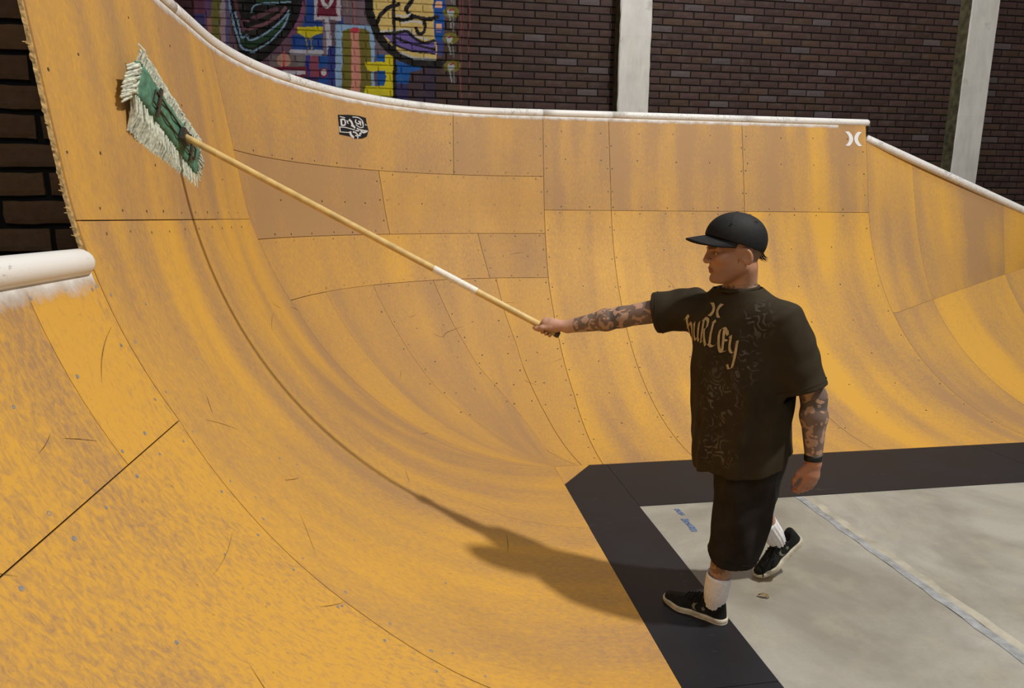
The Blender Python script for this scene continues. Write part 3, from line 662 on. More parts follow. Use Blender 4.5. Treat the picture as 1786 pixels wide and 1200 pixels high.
for u in (U1+.035, U1-.035): row_u(u, .45, RS-.05, .30)
for u in (3.9, 4.2): row_u(u, .45, RS-.05, .42)
for f, d in ((D, .03), (1.13, .02), (1.13, -.03), (2.68, -.02), (2.68, .03), (RS, -.05)): col_s(f, U1+.1, UH-.1, .25, d); col_s(f, .3, U1-.1, .34, d)
for x in (.75, 1.7, 2.2, 3.2, 3.7): col_s(x, .5, 3.2, .45, 0)
for u, a, b in ((UA+.03, -3.0, .35), (UA-.03, -1.35, .35), (UB+.03, -2.9, .35), (UB-.03, -2.9, .35), (UC+.03, -2.7, .35), (3.4, -1.3, .3), (2.85, -.2, .3), (UC-.03, -1.6, .3), (3.4, -2.7, -1.4)): row_u(u, a, b, .26)
for f, u0, u1 in ((D, 0, UH), (V1, UB, UA), (V2, UA, UH), (V3, UC, UB)): col_s(f, u0+.05, u1-.05, .2, -.035)
for f, u0, u1 in ((V1, UB, UA), (V2, UA, UH), (V3, UC, UB)): col_s(f, u0+.05, u1-.05, .2, .04)
for f in (FAN1, FAN2, FAN3): col_s(f, .9, UC-.1, .3, .05); col_s(f, .9, UC-.1, .42, -.06)
for u in (1.3, 1.7, 2.1): row_u(u, -1.5, .2, .38)
for d_, u_ in (((-5.4, -3.3), ULZ+.04), ((-5.4, -3.3), ULZ-.05)): row_u(u_, d_[0], d_[1], .22, r=.006)
for u in (3.5, 3.85, 4.15): row_u(u, -5.4, -3.4, .55, r=.006)
col_s(LE, ULZ+.1, UH, .3, .05, r=.006)
for f, d in ((LE, .05), (LE, -.06)): col_s(f, .8, 3.0, .21, d, scl, .0066)
for u in (ULL+.045, ULL-.045): row_u(u, -8.2, -5.55, .2, scl, .0066)
row_u(ULOW-.05, -8.2, -5.5, .2, scl, .0066); row_u(1.5, -7.4, -4.2, .5, scl, .006); row_u(2.0, -7.4, -4.2, .45, scl, .006); row_u(2.75, -7.4, -5.7, .35, scl, .006); row_u(1.0, -7.4, -4.4, .5, scl, .006)
for x, u in ((-5.0, 2.6), (-4.6, 2.3), (-5.2, 2.9), (-4.9, 1.9), (-4.5, 2.7)): screw(scl, S0, x, u, .006)
link('screws', scr.mesh('screws'), M['screw_dark'], ramp, kind='stuff'); link('steel_screws', scl.mesh('steel_screws'), M['screw_steel'], ramp, kind='stuff')

# scuffs and hairline cracks left by riding
sf = MB(); rs = random.Random(31)
def scuff(pts, w):
    q = smooth_line(pts, 5); n0 = len(sf.V)
    for i, (s_, u_) in enumerate(q):
        a, b = q[max(i-1, 0)], q[min(i+1, len(q)-1)]; d = np.array([b[0]-a[0], b[1]-a[1]]); d /= np.linalg.norm(d)+1e-9; t = w*math.sin(math.pi*(i+.5)/len(q))
        for k in (-1, 1): sf.V.append(tuple(on_ramp(s_-d[1]*t*k, u_+d[0]*t*k, .0062)(0, 0)))
    sf.F += [(n0+2*i, n0+2*i+1, n0+2*i+3, n0+2*i+2) for i in range(len(q)-1)]
def on_ramp(s0, u0, lift):
    def f(a, b):
        s, u = s0+a, u0+b; e = 1e-3; p = S0(s, u); nn = np.cross(S0(s+e, u)-S0(s-e, u), S0(s, u+e)-S0(s, u-e)); nn /= np.linalg.norm(nn)
        if nn @ np.array([-p[0]+.4, -p[1]-.4, 1.2]) < 0: nn = -nn
        return p+nn*lift
    return f
scuff([(-1.16, 2.02), (-1.05, 1.96), (-.98, 2.0), (-.86, 2.03), (-.70, 2.06)], .003)
for k in range(34):
    s_, u_ = (rs.uniform(-7.2, -5.0), rs.uniform(1.2, 3.0)) if k < 20 else (rs.uniform(-4.8, 4.0), rs.uniform(.6, 3.0)); a = rs.uniform(-.9, .9); L = rs.uniform(.06, .28); c = rs.uniform(-.25, .25)
    scuff([(s_+L*t*math.cos(a)+c*L*t*t*math.sin(a), u_+L*t*math.sin(a)-c*L*t*t*math.cos(a)) for t in (0, .33, .66, 1)], rs.uniform(.0008, .0016))
link('scuff_marks', sf.mesh('scuff_marks'), M['scuff'], ramp, kind='stuff')
# coping pipes, each length its own piece
def coping(path, r, n=14, taper0=False, taper1=False, label=None, mat='white'):
    pts = [np.array(p) for p in path]; rr = [r]*len(pts)
    def endcap(p, q): d = (p-q)/np.linalg.norm(p-q); return [(p+d*r*math.sin(a), r*math.cos(a)) for a in (.5, .9, 1.25, 1.45)]
    if taper1:
        for p_, r_ in endcap(pts[-1], pts[-2]): pts.append(p_); rr.append(r_)
    if taper0:
        for p_, r_ in endcap(pts[0], pts[1] if len(path) > 1 else pts[1]): pts.insert(0, p_); rr.insert(0, r_)
    m_ = MB().tube(pts, rr, n); return link('coping', m_.mesh('coping'), M[mat], ramp, smooth=True, label=label)
def cop_path(s0, s1, n, r=.042):
    out = []
    for s in np.linspace(s0, s1, n):
        p = S0(s, UH); e = 1e-3; d = S0(s+e, UH)-S0(s-e, UH); d /= np.linalg.norm(d); nn = np.cross(np.array([0, 0, 1.0]), d)
        if nn @ np.array([-p[0]+.4, -p[1]-.4, 0]) < 0: nn = -nn
        out.append(p+nn*(-.018)+np.array([0, 0, .030]))
    return out
for (a, b, n) in ((-5.48, -3.9, 14), (-3.894, -2.3, 26), (-2.294, -.9, 24), (-.894, .40, 16), (.406, 1.17, 6), (1.176, 2.75, 8)): coping(cop_path(a, b, n), .040)
coping(cop_path(2.754, XR+.02, 8), .040, taper1=True)
low = [(-2.128, -2.155-t, 1.687-.0*t) for t in np.linspace(0, 4.2, 30)]
coping(low, .046, 18, taper0=True, mat='white2', label='fat white low coping pipe at the left deck')
bx = [np.array(cop_pt(x))+np.array([0, .005, .010]) for x in np.linspace(XR+.012, 7.4, 26)]
coping(bx, .042, label='white sloping coping pipe on the right')
# white paint rubbed onto the top edge of the sheets
def band(fn, s0, s1, ua, ub, n, flip=False):
    V = []; F = []; uv = []; rs = random.Random(int(s0*10)+99)
    for i in range(n+1):
        s = s0+(s1-s0)*i/n; e = 1e-3
        for k in range(4):
            u = ua+(ub-ua)*k/3; p = fn(s, u); nn = np.cross(fn(s+e, u)-fn(s-e, u), fn(s, u+e)-fn(s, u-e)); nn /= np.linalg.norm(nn)
            if nn @ np.array([-p[0]+.4, -p[1]-.4, 1.2]) < 0: nn = -nn
            V.append(p+nn*.0068); uv.append((s, k/3))
    for i in range(n):
        for k in range(3): F.append((4*i+k, 4*i+4+k, 4*i+5+k, 4*i+1+k))
    return link('paint_band', mesh('paint_band', V, F, uv=uv), M['paintband'], ramp)
band(S0, -5.46, RS-.35, UH-.065, UH-.008, 160); band(S0, -8.3, -5.52, ULOW-.10, ULOW-.006, 50)
# deck platforms behind the coping
dk = MB()
outer = [S0(s, UH) for s in np.linspace(-5.48, XR, 60)]
Vd = []; Fd = []
for p in outer:
    q = np.array([max(p[0], -2.26), p[1], 0]); Vd.append((p[0]*1.02, p[1]+.03 if p[1] > 0 else p[1], H+.005))
for s, p in zip(np.linspace(-5.48, XR, 60), outer):
    far = (-3.6, p[1]) if s < -LC else ((-3.6, min(3.78, p[1]*1.5)) if s < -LC*.5 else (p[0]*1.55 if p[0] < 0 else p[0], 3.78)); Vd.append((far[0], far[1], H+.005))
Fd = [(i, i+1, 61+i, 60+i) for i in range(59)]
me = mesh('deck', Vd, Fd); o = link('deck', me, M['deck_wood'], ramp); md = o.modifiers.new('thickness', 'SOLIDIFY'); md.thickness = .02; md.offset = 0
dk = MB(); dk.box((-3.4, -4.3, 1.650), (1.18, 2.18, .012)); link('deck', dk.mesh('deck_low'), M['deck_wood'], ramp, label='low wooden deck behind the left coping')
# sticker and painted emblem
def on_ramp(s0, u0, lift):
    def f(a, b):
        s, u = s0+a, u0+b; e = 1e-3; p = S0(s, u); nn = np.cross(S0(s+e, u)-S0(s-e, u), S0(s, u+e)-S0(s, u-e)); nn /= np.linalg.norm(nn)
        if nn @ np.array([-p[0]+.4, -p[1]-.4, 1.2]) < 0: nn = -nn
        return p+nn*lift
    return f
k = .0059      # design unit of the sticker, metres per unit; drawn 56 x 42 units
def sk(pts): return [((x-28)*k*1.0, (21-y)*k*.92+(x-28)*k*.16) for x, y in pts]
stick = link('sticker', decal_mesh('sticker', [sk([(1, 0), (20, 0), (40, 2), (53, 6), (54, 18), (56, 28), (52, 38), (44, 41), (30, 41), (22, 37), (0, 32), (1, 20)])], on_ramp(-1.632, 4.10, .0075), .03), M['sticker_black'], ramp, label='torn black and white sticker')
def ribbon(pts, w):
    pts = [np.array(p, float) for p in smooth_line(pts, 4)]; L = []; Rr = []
    for i in range(len(pts)):
        d = pts[min(i+1, len(pts)-1)]-pts[max(i-1, 0)]; d /= np.linalg.norm(d)+1e-9; n = np.array([-d[1], d[0]])*w/2
        L.append(tuple(pts[i]+n)); Rr.append(tuple(pts[i]-n))
    return L+Rr[::-1]
wh = [ribbon([(6, 7), (6, 18)], 3.4), ribbon([(6, 7.5), (12, 8), (13.5, 12), (12, 17), (6, 17.5)], 2.6), ribbon([(4, 3), (14, 5)], 1.4), ribbon([(16, 10), (19, 11), (17, 13), (19.5, 15)], 1.6),
      ribbon([(21, 8), (25, 12), (27, 18), (31, 22)], 3.4), ribbon([(24, 18), (30, 21), (29, 23)], 3), ribbon([(28, 4), (38, 5), (44, 9), (47, 14), (46, 21)], 1.7), ribbon([(34, 8), (33, 13), (38, 16), (41, 13), (38, 11)], 2.2), ribbon([(42, 11), (42, 19)], 2), ribbon([(45, 12), (47, 20)], 1.6),
      ribbon([(0, 20), (12, 21), (20, 23), (30, 26)], 1.5), ribbon([(1, 28), (10, 29), (20, 30)], 1.4), ribbon([(2, 21), (2, 28)], 2.2), ribbon([(21, 28), (22, 34), (27, 39)], 4), ribbon([(26, 29), (32, 31), (35, 35), (40, 36)], 2.4), ribbon([(34, 23), (40, 26), (54, 29)], 2.2),
      ribbon([(41, 28), (46, 31), (53, 29)], 3), ribbon([(30, 35), (35, 38), (33, 41)], 1.8), ribbon([(38, 33), (42, 32)], 3), ribbon([(50, 17), (53, 19)], 1.6), ribbon([(33, 17), (40, 22), (47, 22)], 1.5), ribbon([(31, 27), (38, 28)], 2)]
link('print', decal_mesh('print', [sk(p) for p in wh], on_ramp(-1.632, 4.10, .0085), .05), M['sticker_white'], stick)
def crescent(side):
    o_, i_ = [], []
    for t in np.linspace(-1, 1, 15):
        y = t*.085; o_.append((side*(.008+.052*abs(t)**2.2), y)); i_.append((side*(.056+.050*abs(t)**2.0), y*(.95)))
    return o_+i_[::-1]
link('painted_emblem', decal_mesh('painted_emblem', [crescent(1), crescent(-1)], on_ramp(4.055, u_of(2.765), .0075), .03), M['white_vinyl'], ramp, label='white emblem of two back-to-back crescents')

# ================================================================== PERSON
# --- signed-distance modelling: smooth unions polygonised with surface nets
def cone(P, a, b, r1, r2):
    a = np.array(a); b = np.array(b); ab = b-a; t = np.clip(((P-a) @ ab)/(ab @ ab), 0, 1)
    return np.linalg.norm(P-a-t[:, None]*ab, axis=1)-(r1+(r2-r1)*t)
def ell(P, c, rad, ax=None):
    q = P-np.array(c)
    if ax is not None: q = q @ np.array(ax).T
    rad = np.array(rad); k0 = np.linalg.norm(q/rad, axis=1); k1 = np.linalg.norm(q/rad**2, axis=1)+1e-9
    return k0*(k0-1)/k1
def smin(a, b, k):
    h = np.clip(.5+.5*(b-a)/k, 0, 1); return b*(1-h)+a*h-k*h*(1-h)
def smax(a, b, k): return -smin(-a, -b, k)
def surface_nets(f, lo, hi, h, slack=1.25):
    B = 8; lo = np.array(lo, float); nb = np.ceil((np.array(hi)-lo)/(h*B)).astype(int); L = h*B
    bi = np.stack(np.meshgrid(*[np.arange(n) for n in nb], indexing='ij'), -1).reshape(-1, 3)
    d = f(lo+(bi+.5)*L); bi = bi[np.abs(d) < L*.87*slack+.004]
    g = np.stack(np.meshgrid(*[np.arange(B+1)]*3, indexing='ij'), -1).reshape(-1, 3)
    nn = nb*B+2; key = lambda c: (c[..., 0]*nn[1]+c[..., 1])*nn[2]+c[..., 2]
    VK = []; VP = []; EDG = []
    for s in range(0, len(bi), 1500):
        bb = bi[s:s+1500]; pts = (bb[:, None]*B+g[None]); D = f((lo+pts*h).reshape(-1, 3)).reshape(len(bb), B+1, B+1, B+1)
        c = [D[:, i:i+B, j:j+B, k:k+B] for i in (0, 1) for j in (0, 1) for k in (0, 1)]
        neg = sum((x < 0).astype(np.int8) for x in c); act = (neg > 0) & (neg < 8); w = np.argwhere(act)
        if len(w):
            cv = np.stack([x[act] for x in c], 1); co = np.array([(i, j, k) for i in (0, 1) for j in (0, 1) for k in (0, 1)], float)
            acc = np.zeros((len(w), 3)); cnt = np.zeros(len(w))
            for e0 in range(8):
                for ax in (1, 2, 4):
                    if e0 & ax: continue
                    e1 = e0 | ax; a, b = cv[:, e0], cv[:, e1]; m = (a < 0) != (b < 0); t = np.where(m, a/np.where(m, a-b, 1), 0)
                    acc += np.where(m[:, None], co[e0]+t[:, None]*(co[e1]-co[e0]), 0); cnt += m
            cell = bb[w[:, 0]]*B+w[:, 1:]; VK.append(key(cell)); VP.append(lo+(cell+acc/cnt[:, None])*h)
        for ax in range(3):
            a = D[:, :B, :B, :B]; sl = [slice(None)]+[slice(0, B)]*3; sl[ax+1] = slice(1, B+1); b = D[tuple(sl)]
            m = (a < 0) != (b < 0); w = np.argwhere(m)
            if len(w): EDG.append((ax, bb[w[:, 0]]*B+w[:, 1:], (a[m] < 0)))
    VK = np.concatenate(VK); VP = np.concatenate(VP); o = np.argsort(VK); VKs = VK[o]; F = []
    for ax, p, ng in EDG:
        o1, o2 = [(1, 2), (2, 0), (0, 1)][ax]; q = []
        for da, db in ((0, 0), (1, 0), (1, 1), (0, 1)):
            c = p.copy(); c[:, o1] -= da; c[:, o2] -= db; kk = key(c); i = np.searchsorted(VKs, kk); i = np.clip(i, 0, len(VKs)-1); q.append(np.where(VKs[i] == kk, o[i], -1))
        q = np.stack(q, 1); ok = (q >= 0).all(1); q = q[ok]; n_ = ng[ok]; q[~n_] = q[~n_][:, ::-1]; F.append(q[:, ::-1] if False else q)
    return VP, np.concatenate(F)
def sdf_obj(name, f, lo, hi, h, mat, parent=None, colf=None, relax=1, **kw):
    V, F = surface_nets(f, lo, hi, h)
    n = len(V); me = bpy.data.meshes.new(name)
    for _ in range(relax):
        acc = np.zeros_like(V); cnt = np.zeros(n)
        for a, b in ((0, 1), (1, 2), (2, 3), (3, 0)):
            np.add.at(acc, F[:, a], V[F[:, b]]); np.add.at(cnt, F[:, a], 1); np.add.at(acc, F[:, b], V[F[:, a]]); np.add.at(cnt, F[:, b], 1)
        V = V*.5+.5*acc/np.maximum(cnt, 1)[:, None]
    me.vertices.add(n); me.vertices.foreach_set('co', V.astype(np.float32).ravel())
    me.loops.add(len(F)*4); me.loops.foreach_set('vertex_index', F.astype(np.int32).ravel())
    me.polygons.add(len(F)); me.polygons.foreach_set('loop_start', np.arange(0, len(F)*4, 4, dtype=np.int32)); me.polygons.foreach_set('loop_total', np.full(len(F), 4, np.int32))
    me.update(calc_edges=True); me.validate()
    if colf is not None:
        a = me.color_attributes.new('Col', 'FLOAT_COLOR', 'POINT'); c = np.ones((n, 4), np.float32); c[:, :3] = colf(V); a.data.foreach_set('color', c.ravel())
    return link(name, me, M[mat], parent, smooth=True, **kw)
def march(f, p, d, tmax=.5, step=.004):
    """first point along p + t d where f < 0"""
    t = np.arange(0, tmax, step); Q = np.array(p)[None]+t[:, None]*np.array(d)[None]; v = f(Q); i = int(np.argmax(v < 0))
    if i == 0: return Q[0]
    a, b = v[i-1], v[i]; return Q[i-1]+(Q[i]-Q[i-1])*(a/(a-b))
nrm = lambda v: np.array(v, float)/np.linalg.norm(v)

# --- joints
RSH, REL, RWR = np.array([.235, -1.735, 1.455]), np.array([-.041, -1.58, 1.381]), np.array([-.275, -1.45, 1.317])
LSH, LEL, LWR = np.array([.455, -2.135, 1.455]), np.array([.592, -2.175, 1.125]), np.array([.602, -2.20, .852])
LHIP, LKN, LAN = np.array([.43, -2.02, .86]), np.array([.350, -2.00, .50]), np.array([.332, -1.967, .12])
RHIP, RKN, RAN = np.array([.48, -1.86, .86]), np.array([.560, -1.775, .52]), np.array([.808, -1.655, .215])
MOP_C = np.array([-2.185, -.94, 2.26]); HAND = np.array([-.366, -1.405, 1.300])
PD = nrm(MOP_C-HAND); POLE_R = .0172
# --- head frame
HC = np.array([.300, -1.985, 1.700]); HS = 1.09
HF = nrm([-.975, .16, -.08]); HLt = nrm(np.cross([0, 0, 1.0], HF)); HU = np.cross(HF, HLt)
HAX = np.stack([HF, HLt, HU])
def hw(f, l, u): return HC+HS*(HF*f+HLt*l+HU*u)
def head_sdf(P):
    q = ((P-HC) @ HAX.T)/HS; qa = q.copy(); qa[:, 1] = np.abs(qa[:, 1])
    d = ell(q, (-.012, 0, .035), (.098, .078, .092))
    d = smin(d, ell(q, (.028, 0, -.030), (.066, .062, .078)), .03)
    d = smin(d, cone(qa, (-.012, .052, -.045), (.058, .026, -.086), .025, .021), .02)
    d = smin(d, ell(q, (.076, 0, -.088), (.021, .028, .018)), .016)
    d = smin(d, ell(qa, (.058, .044, -.010), (.026, .022, .020)), .018)
    d = smin(d, cone(qa, (.090, .010, .032), (.074, .048, .032), .011, .010), .012)
    d = smax(d, -ell(qa, (.098, .031, .012), (.020, .017, .012)), .012)
    d = smin(d, ell(qa, (.074, .031, .011), (.013, .015, .012)), .003)
    d = smin(d, cone(q, (.092, 0, .024), (.107, 0, -.014), .0090, .0135), .014)
    d = smin(d, ell(qa, (.098, .013, -.018), (.012, .009, .009)), .006)
    d = smin(d, cone(qa, (.094, 0, -.045), (.084, .022, -.050), .008, .006), .008)
    d = smin(d, cone(qa, (.091, 0, -.058), (.083, .019, -.056), .0085, .006), .006)
    d = smax(d, -cone(qa, (.105, 0, -.0515), (.090, .024, -.053), .0026, .0018), .004)
    # ears
    ex = (qa-np.array([-.018, .082, -.006])); ca, sa = math.cos(.25), math.sin(.25)
    er = np.stack([ex[:, 0]*ca-ex[:, 2]*sa, ex[:, 1]+.35*ex[:, 0], ex[:, 0]*sa+ex[:, 2]*ca], 1)
    e = ell(er, (0, 0, 0), (.021, .009, .033)); e = smax(e, -ell(er, (.004, .008, .003), (.012, .009, .021)), .004)
    d = smin(d, e, .006)
    return d*HS
NECK0, NECK1 = hw(-.025, 0, -.055), np.array([.355, -1.95, 1.53])
# torso stations: z, cx, cy, half width, half depth, yaw of the chest
ST = np.array([(.66, .425, -1.950, .215, .180, 192), (.74, .420, -1.952, .222, .184, 194), (.85, .408, -1.953, .222, .180, 197), (1.05, .397, -1.953, .226, .172, 200), (1.25, .386, -1.952, .238, .168, 204), (1.36, .377, -1.95, .243, .154, 206),
               (1.43, .370, -1.95, .238, .134, 206), (1.48, .363, -1.95, .215, .114, 206), (1.52, .357, -1.95, .165, .096, 206), (1.555, .350, -1.952, .105, .080, 206), (1.60, .340, -1.955, .066, .066, 206)])
_zz = np.linspace(.5, 1.7, 400); STI = [np.interp(_zz, ST[:, 0], ST[:, k]) for k in range(1, 6)]
_ker = np.ones(25)/25; STI = [np.convolve(np.pad(x, 12, 'edge'), _ker, 'valid') for x in STI]
def torso_q(P):
    z = P[:, 2]; cx, cy, a, b, yw = [np.interp(z, _zz, x) for x in STI]; yw = np.radians(yw)
    f = (P[:, 0]-cx)*np.cos(yw)+(P[:, 1]-cy)*np.sin(yw); l = -(P[:, 0]-cx)*np.sin(yw)+(P[:, 1]-cy)*np.cos(yw)
    return f, l, a, b
def torso(P, inset=0.0):
    f, l, a, b = torso_q(P); a = a-inset; b = b-inset; n = 2.3
    k = (np.abs(f/b)**n+np.abs(l/a)**n)**(1/n); g = np.hypot(f, l)+1e-9
    return np.where(k > 1e-3, g*(1-1/np.maximum(k, .05)), -.1)
# --- hands
def rhand(P):
    e1 = (RWR-HAND); e1 = nrm(e1-(e1 @ PD)*PD); e2 = np.cross(PD, e1); pt = lambda o, r, a: HAND+PD*o+r*(math.cos(a)*e1+math.sin(a)*e2)
    d = cone(P, RWR, HAND+e1*.036-PD*.004, .027, .030)
    d = smin(d, cone(P, pt(.028, .030, -.35), pt(-.036, .030, -.35), .017, .016), .02)
    d = smin(d, cone(P, pt(.028, .030, .35), pt(-.036, .028, .35), .016, .015), .02)
    for i, o in enumerate((.030, .009, -.012, -.032)):
        r = (.0098, .0102, .0098, .0088)[i]; R_ = POLE_R+r*.95; ang = [.55, 1.35, 2.2, 3.1, 3.9, 4.5]; rad = [R_+.016, R_+.006, R_, R_, R_, R_]
        ch = None
        for k in range(len(ang)-1):
            c = cone(P, pt(o+.002*k, rad[k], ang[k]), pt(o+.002*(k+1), rad[k+1], ang[k+1]), r*(1-.04*k), r*(1-.04*(k+1))); ch = c if ch is None else smin(ch, c, .004)
        d = smin(d, ch, .005)
    th = [pt(-.005, .034, -.7), pt(.030, .034, -1.3), pt(.052, .030, -2.0), pt(.062, .026, -2.7)]
    for k in range(3): d = smin(d, cone(P, th[k], th[k+1], (.016, .012, .0105)[k], (.012, .0105, .009)[k]), .008)
    return d
LH_D = nrm([-.10, .03, -1.0]); LH_F = nrm([-.95, -.1, .1]); LH_S = np.cross(LH_D, LH_F)
def lhand(P):
    pt = lambda a, f, s: LWR+LH_D*a+LH_F*f+LH_S*s
    d = cone(P, pt(0, 0, 0), pt(.05, .0, 0), .027, .030)
    d = smin(d, ell(P, pt(.062, .0, 0), (.045, .040, .019), np.stack([LH_D, LH_F, LH_S])), .02)
    for i in range(4):
        fo = (.030, .011, -.009, -.028)[i]; L = (.036, .040, .037, .030)[i]; r = (.0098, .0100, .0096, .0086)[i]
        a = [pt(.088, fo, .0), pt(.088+L*.95, fo*1.05+.004, .012), pt(.088+L*1.45, fo*1.0+.006, .034), pt(.088+L*1.25, fo*.9+.004, .052)]
        ch = None
        for k in range(3): c = cone(P, a[k], a[k+1], r*(1-.07*k), r*(1-.07*(k+1))); ch = c if ch is None else smin(ch, c, .004)
        d = smin(d, ch, .006)
    th = [pt(.025, .026, .004), pt(.060, .048, .016), pt(.092, .050, .028), pt(.112, .044, .036)]
    for k in range(3): d = smin(d, cone(P, th[k], th[k+1], (.017, .0125, .0105)[k], (.0125, .0105, .0085)[k]), .008)
    return d
def sub(f, P, c, r, far):
    """evaluate f only near c"""
    g = np.linalg.norm(P-np.array(c), axis=1)-r; out = np.maximum(g, far*.2)+.0; m = g < .05
    if m.any(): out[m] = f(P[m])
    return out
def body_sdf(P):
    d = torso(P, .034); d = np.maximum(d, .84-P[:, 2])
    d = smin(d, cone(P, NECK0, NECK1, .060*HS, .068), .03)
    d = smin(d, sub(head_sdf, P, HC, .16, .05), .012)
    for a, b, c, r in ((RSH, REL, RWR, rhand), (LSH, LEL, LWR, lhand)):
        m = b+(c-b)*.28
        arm = cone(P, a, b, .062, .049); arm = smin(arm, cone(P, b, m, .048, .052), .02); arm = smin(arm, cone(P, m, c, .051, .031), .02)
        arm = smin(arm, sub(r, P, HAND if r is rhand else LWR+LH_D*.07, .12, .05), .012)
        d = smin(d, arm, .02)
    for h_, k_, an in ((LHIP, LKN, LAN), (RHIP, RKN, RAN)):
        back = nrm(np.cross(np.cross(an-k_, [-.9, .3, 0]), an-k_)); cal = k_+(an-k_)*.32-back*.018
        leg = cone(P, h_, k_, .085, .058); leg = smin(leg, cone(P, k_, an, .052, .034), .03); leg = smin(leg, cone(P, k_+(an-k_)*.12-back*.008, cal, .044, .050), .04); leg = smin(leg, cone(P, cal, an, .049, .034), .03)
        leg = smin(leg, cone(P, an, an+nrm(an-k_)*.03, .036, .034), .02)
        d = smin(d, leg, .03)
    return d
SKIN = np.array([.48, .285, .195])
def body_col(V):
    c = np.tile(SKIN, (len(V), 1)); n1 = vnoise(V, 55, 1); n2 = vnoise(V, 26, 2); n3 = vnoise(V, 110, 3)
    c *= (.88+.24*vnoise(V, 30, 9))[:, None]
    q = ((V-HC) @ HAX.T)/HS; qa = np.abs(q[:, 1])
    head = (np.linalg.norm(q, axis=1) < .17)
    face = head & (q[:, 2] > -.115)
    fw_ = np.clip((q[:, 2]+.13)/.05, 0, 1)[:, None]*head[:, None]; c = c*(1-fw_)+np.array([.40, .21, .13])*(.9+.2*n2)[:, None]*fw_  # face browner than the skin: its shading is put into the colour
    bw = np.clip((-.025-q[:, 2])/.03, 0, 1)*np.clip((q[:, 0]+.02)/.04, 0, 1)*face; c *= 1-bw[:, None]*np.array([.22, .24, .22])
    lips = face & (np.abs(q[:, 2]+.0515) < .009) & (q[:, 0] > .082) & (qa < .022); c[lips] = np.array([.22, .075, .055])
    brow = face & (np.abs(q[:, 2]-.033-.1*(qa-.03)) < .006) & (q[:, 0] > .07) & (qa > .012) & (qa < .052); c[brow] = np.array([.06, .035, .022])
    eye = face & (((q[:, 0]-.080)**2+(qa-.031)**2+(q[:, 2]-.011)**2) < .0135**2) & (np.abs(q[:, 2]-.011) < .0055); c[eye] = np.array([.34, .27, .22])
    iris = eye & ((qa-.033)**2+(q[:, 2]-.011)**2 < .0050**2); c[iris] = np.array([.02, .02, .02])
    lid = face & ~eye & (q[:, 0] > .072) & (((qa-.031)/.018)**2+((q[:, 2]-.012)/.0085)**2 < 1); c[lid] *= .6
    bristle = head & (q[:, 0] < .01) & (q[:, 2] > -.03) & (qa < .0775) & ~((q[:, 0] > -.045) & (qa > .070)); c[bristle] *= np.array([.55, .56, .58])
    # ink on neck, arms and shins
    ink = np.array([.075, .072, .075]); lt = np.array([.30, .24, .20])
    pat = np.sin(V[:, 0]*95+9*n2)+np.sin(V[:, 1]*80+8*n1)+np.sin(V[:, 2]*105+9*n2)
    def tat(m, thr=-.25, k=1.0):
        mm = m & (pat > thr); c[mm] = c[mm]*(1-.80*k)+ink*.80*k; m2 = m & (pat <= thr) & (n1 > .45); c[m2] = c[m2]*.6+lt*.4
    neck = ~face & (V[:, 2] > 1.53) & (V[:, 2] < 1.66) & (np.linalg.norm(V-(NECK0+NECK1)/2, axis=1) < .14); tat(neck, .1, .75)
    def along(a, b): ab = b-a; return ((V-a) @ ab)/(ab @ ab), np.linalg.norm(V-a-np.clip(((V-a) @ ab)/(ab @ ab), 0, 1)[:, None]*ab, axis=1)
    for a, b, e in ((REL, RWR, .86), (RSH, REL, 2), (LEL, LWR, 1.0), (LSH, LEL, 2)):
        t, dd = along(a, b); tat((dd < .07) & (t > 0.0) & (t < e) & (V[:, 2] > .87), -.55, .95)
    t, dd = along(LKN, LAN); tat((dd < .07) & (t > .2) & (t < .8), -.1, .8)
    rh = np.linalg.norm(V-HAND, axis=1) < .10; c[rh] = np.array([.50, .28, .20])*(.85+.3*n2[rh])[:, None]
    lh = (V[:, 2] < .86) & (np.linalg.norm(V-LWR-LH_D*.09, axis=1) < .12); c[lh] = np.array([.42, .20, .125])*(.85+.3*n2[lh])[:, None]
    return np.clip(c, 0, 1)
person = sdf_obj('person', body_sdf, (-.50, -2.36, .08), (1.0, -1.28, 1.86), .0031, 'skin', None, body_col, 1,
    label='man in black cap, brown T-shirt and long dark shorts walking with a mop pole', cat='person')

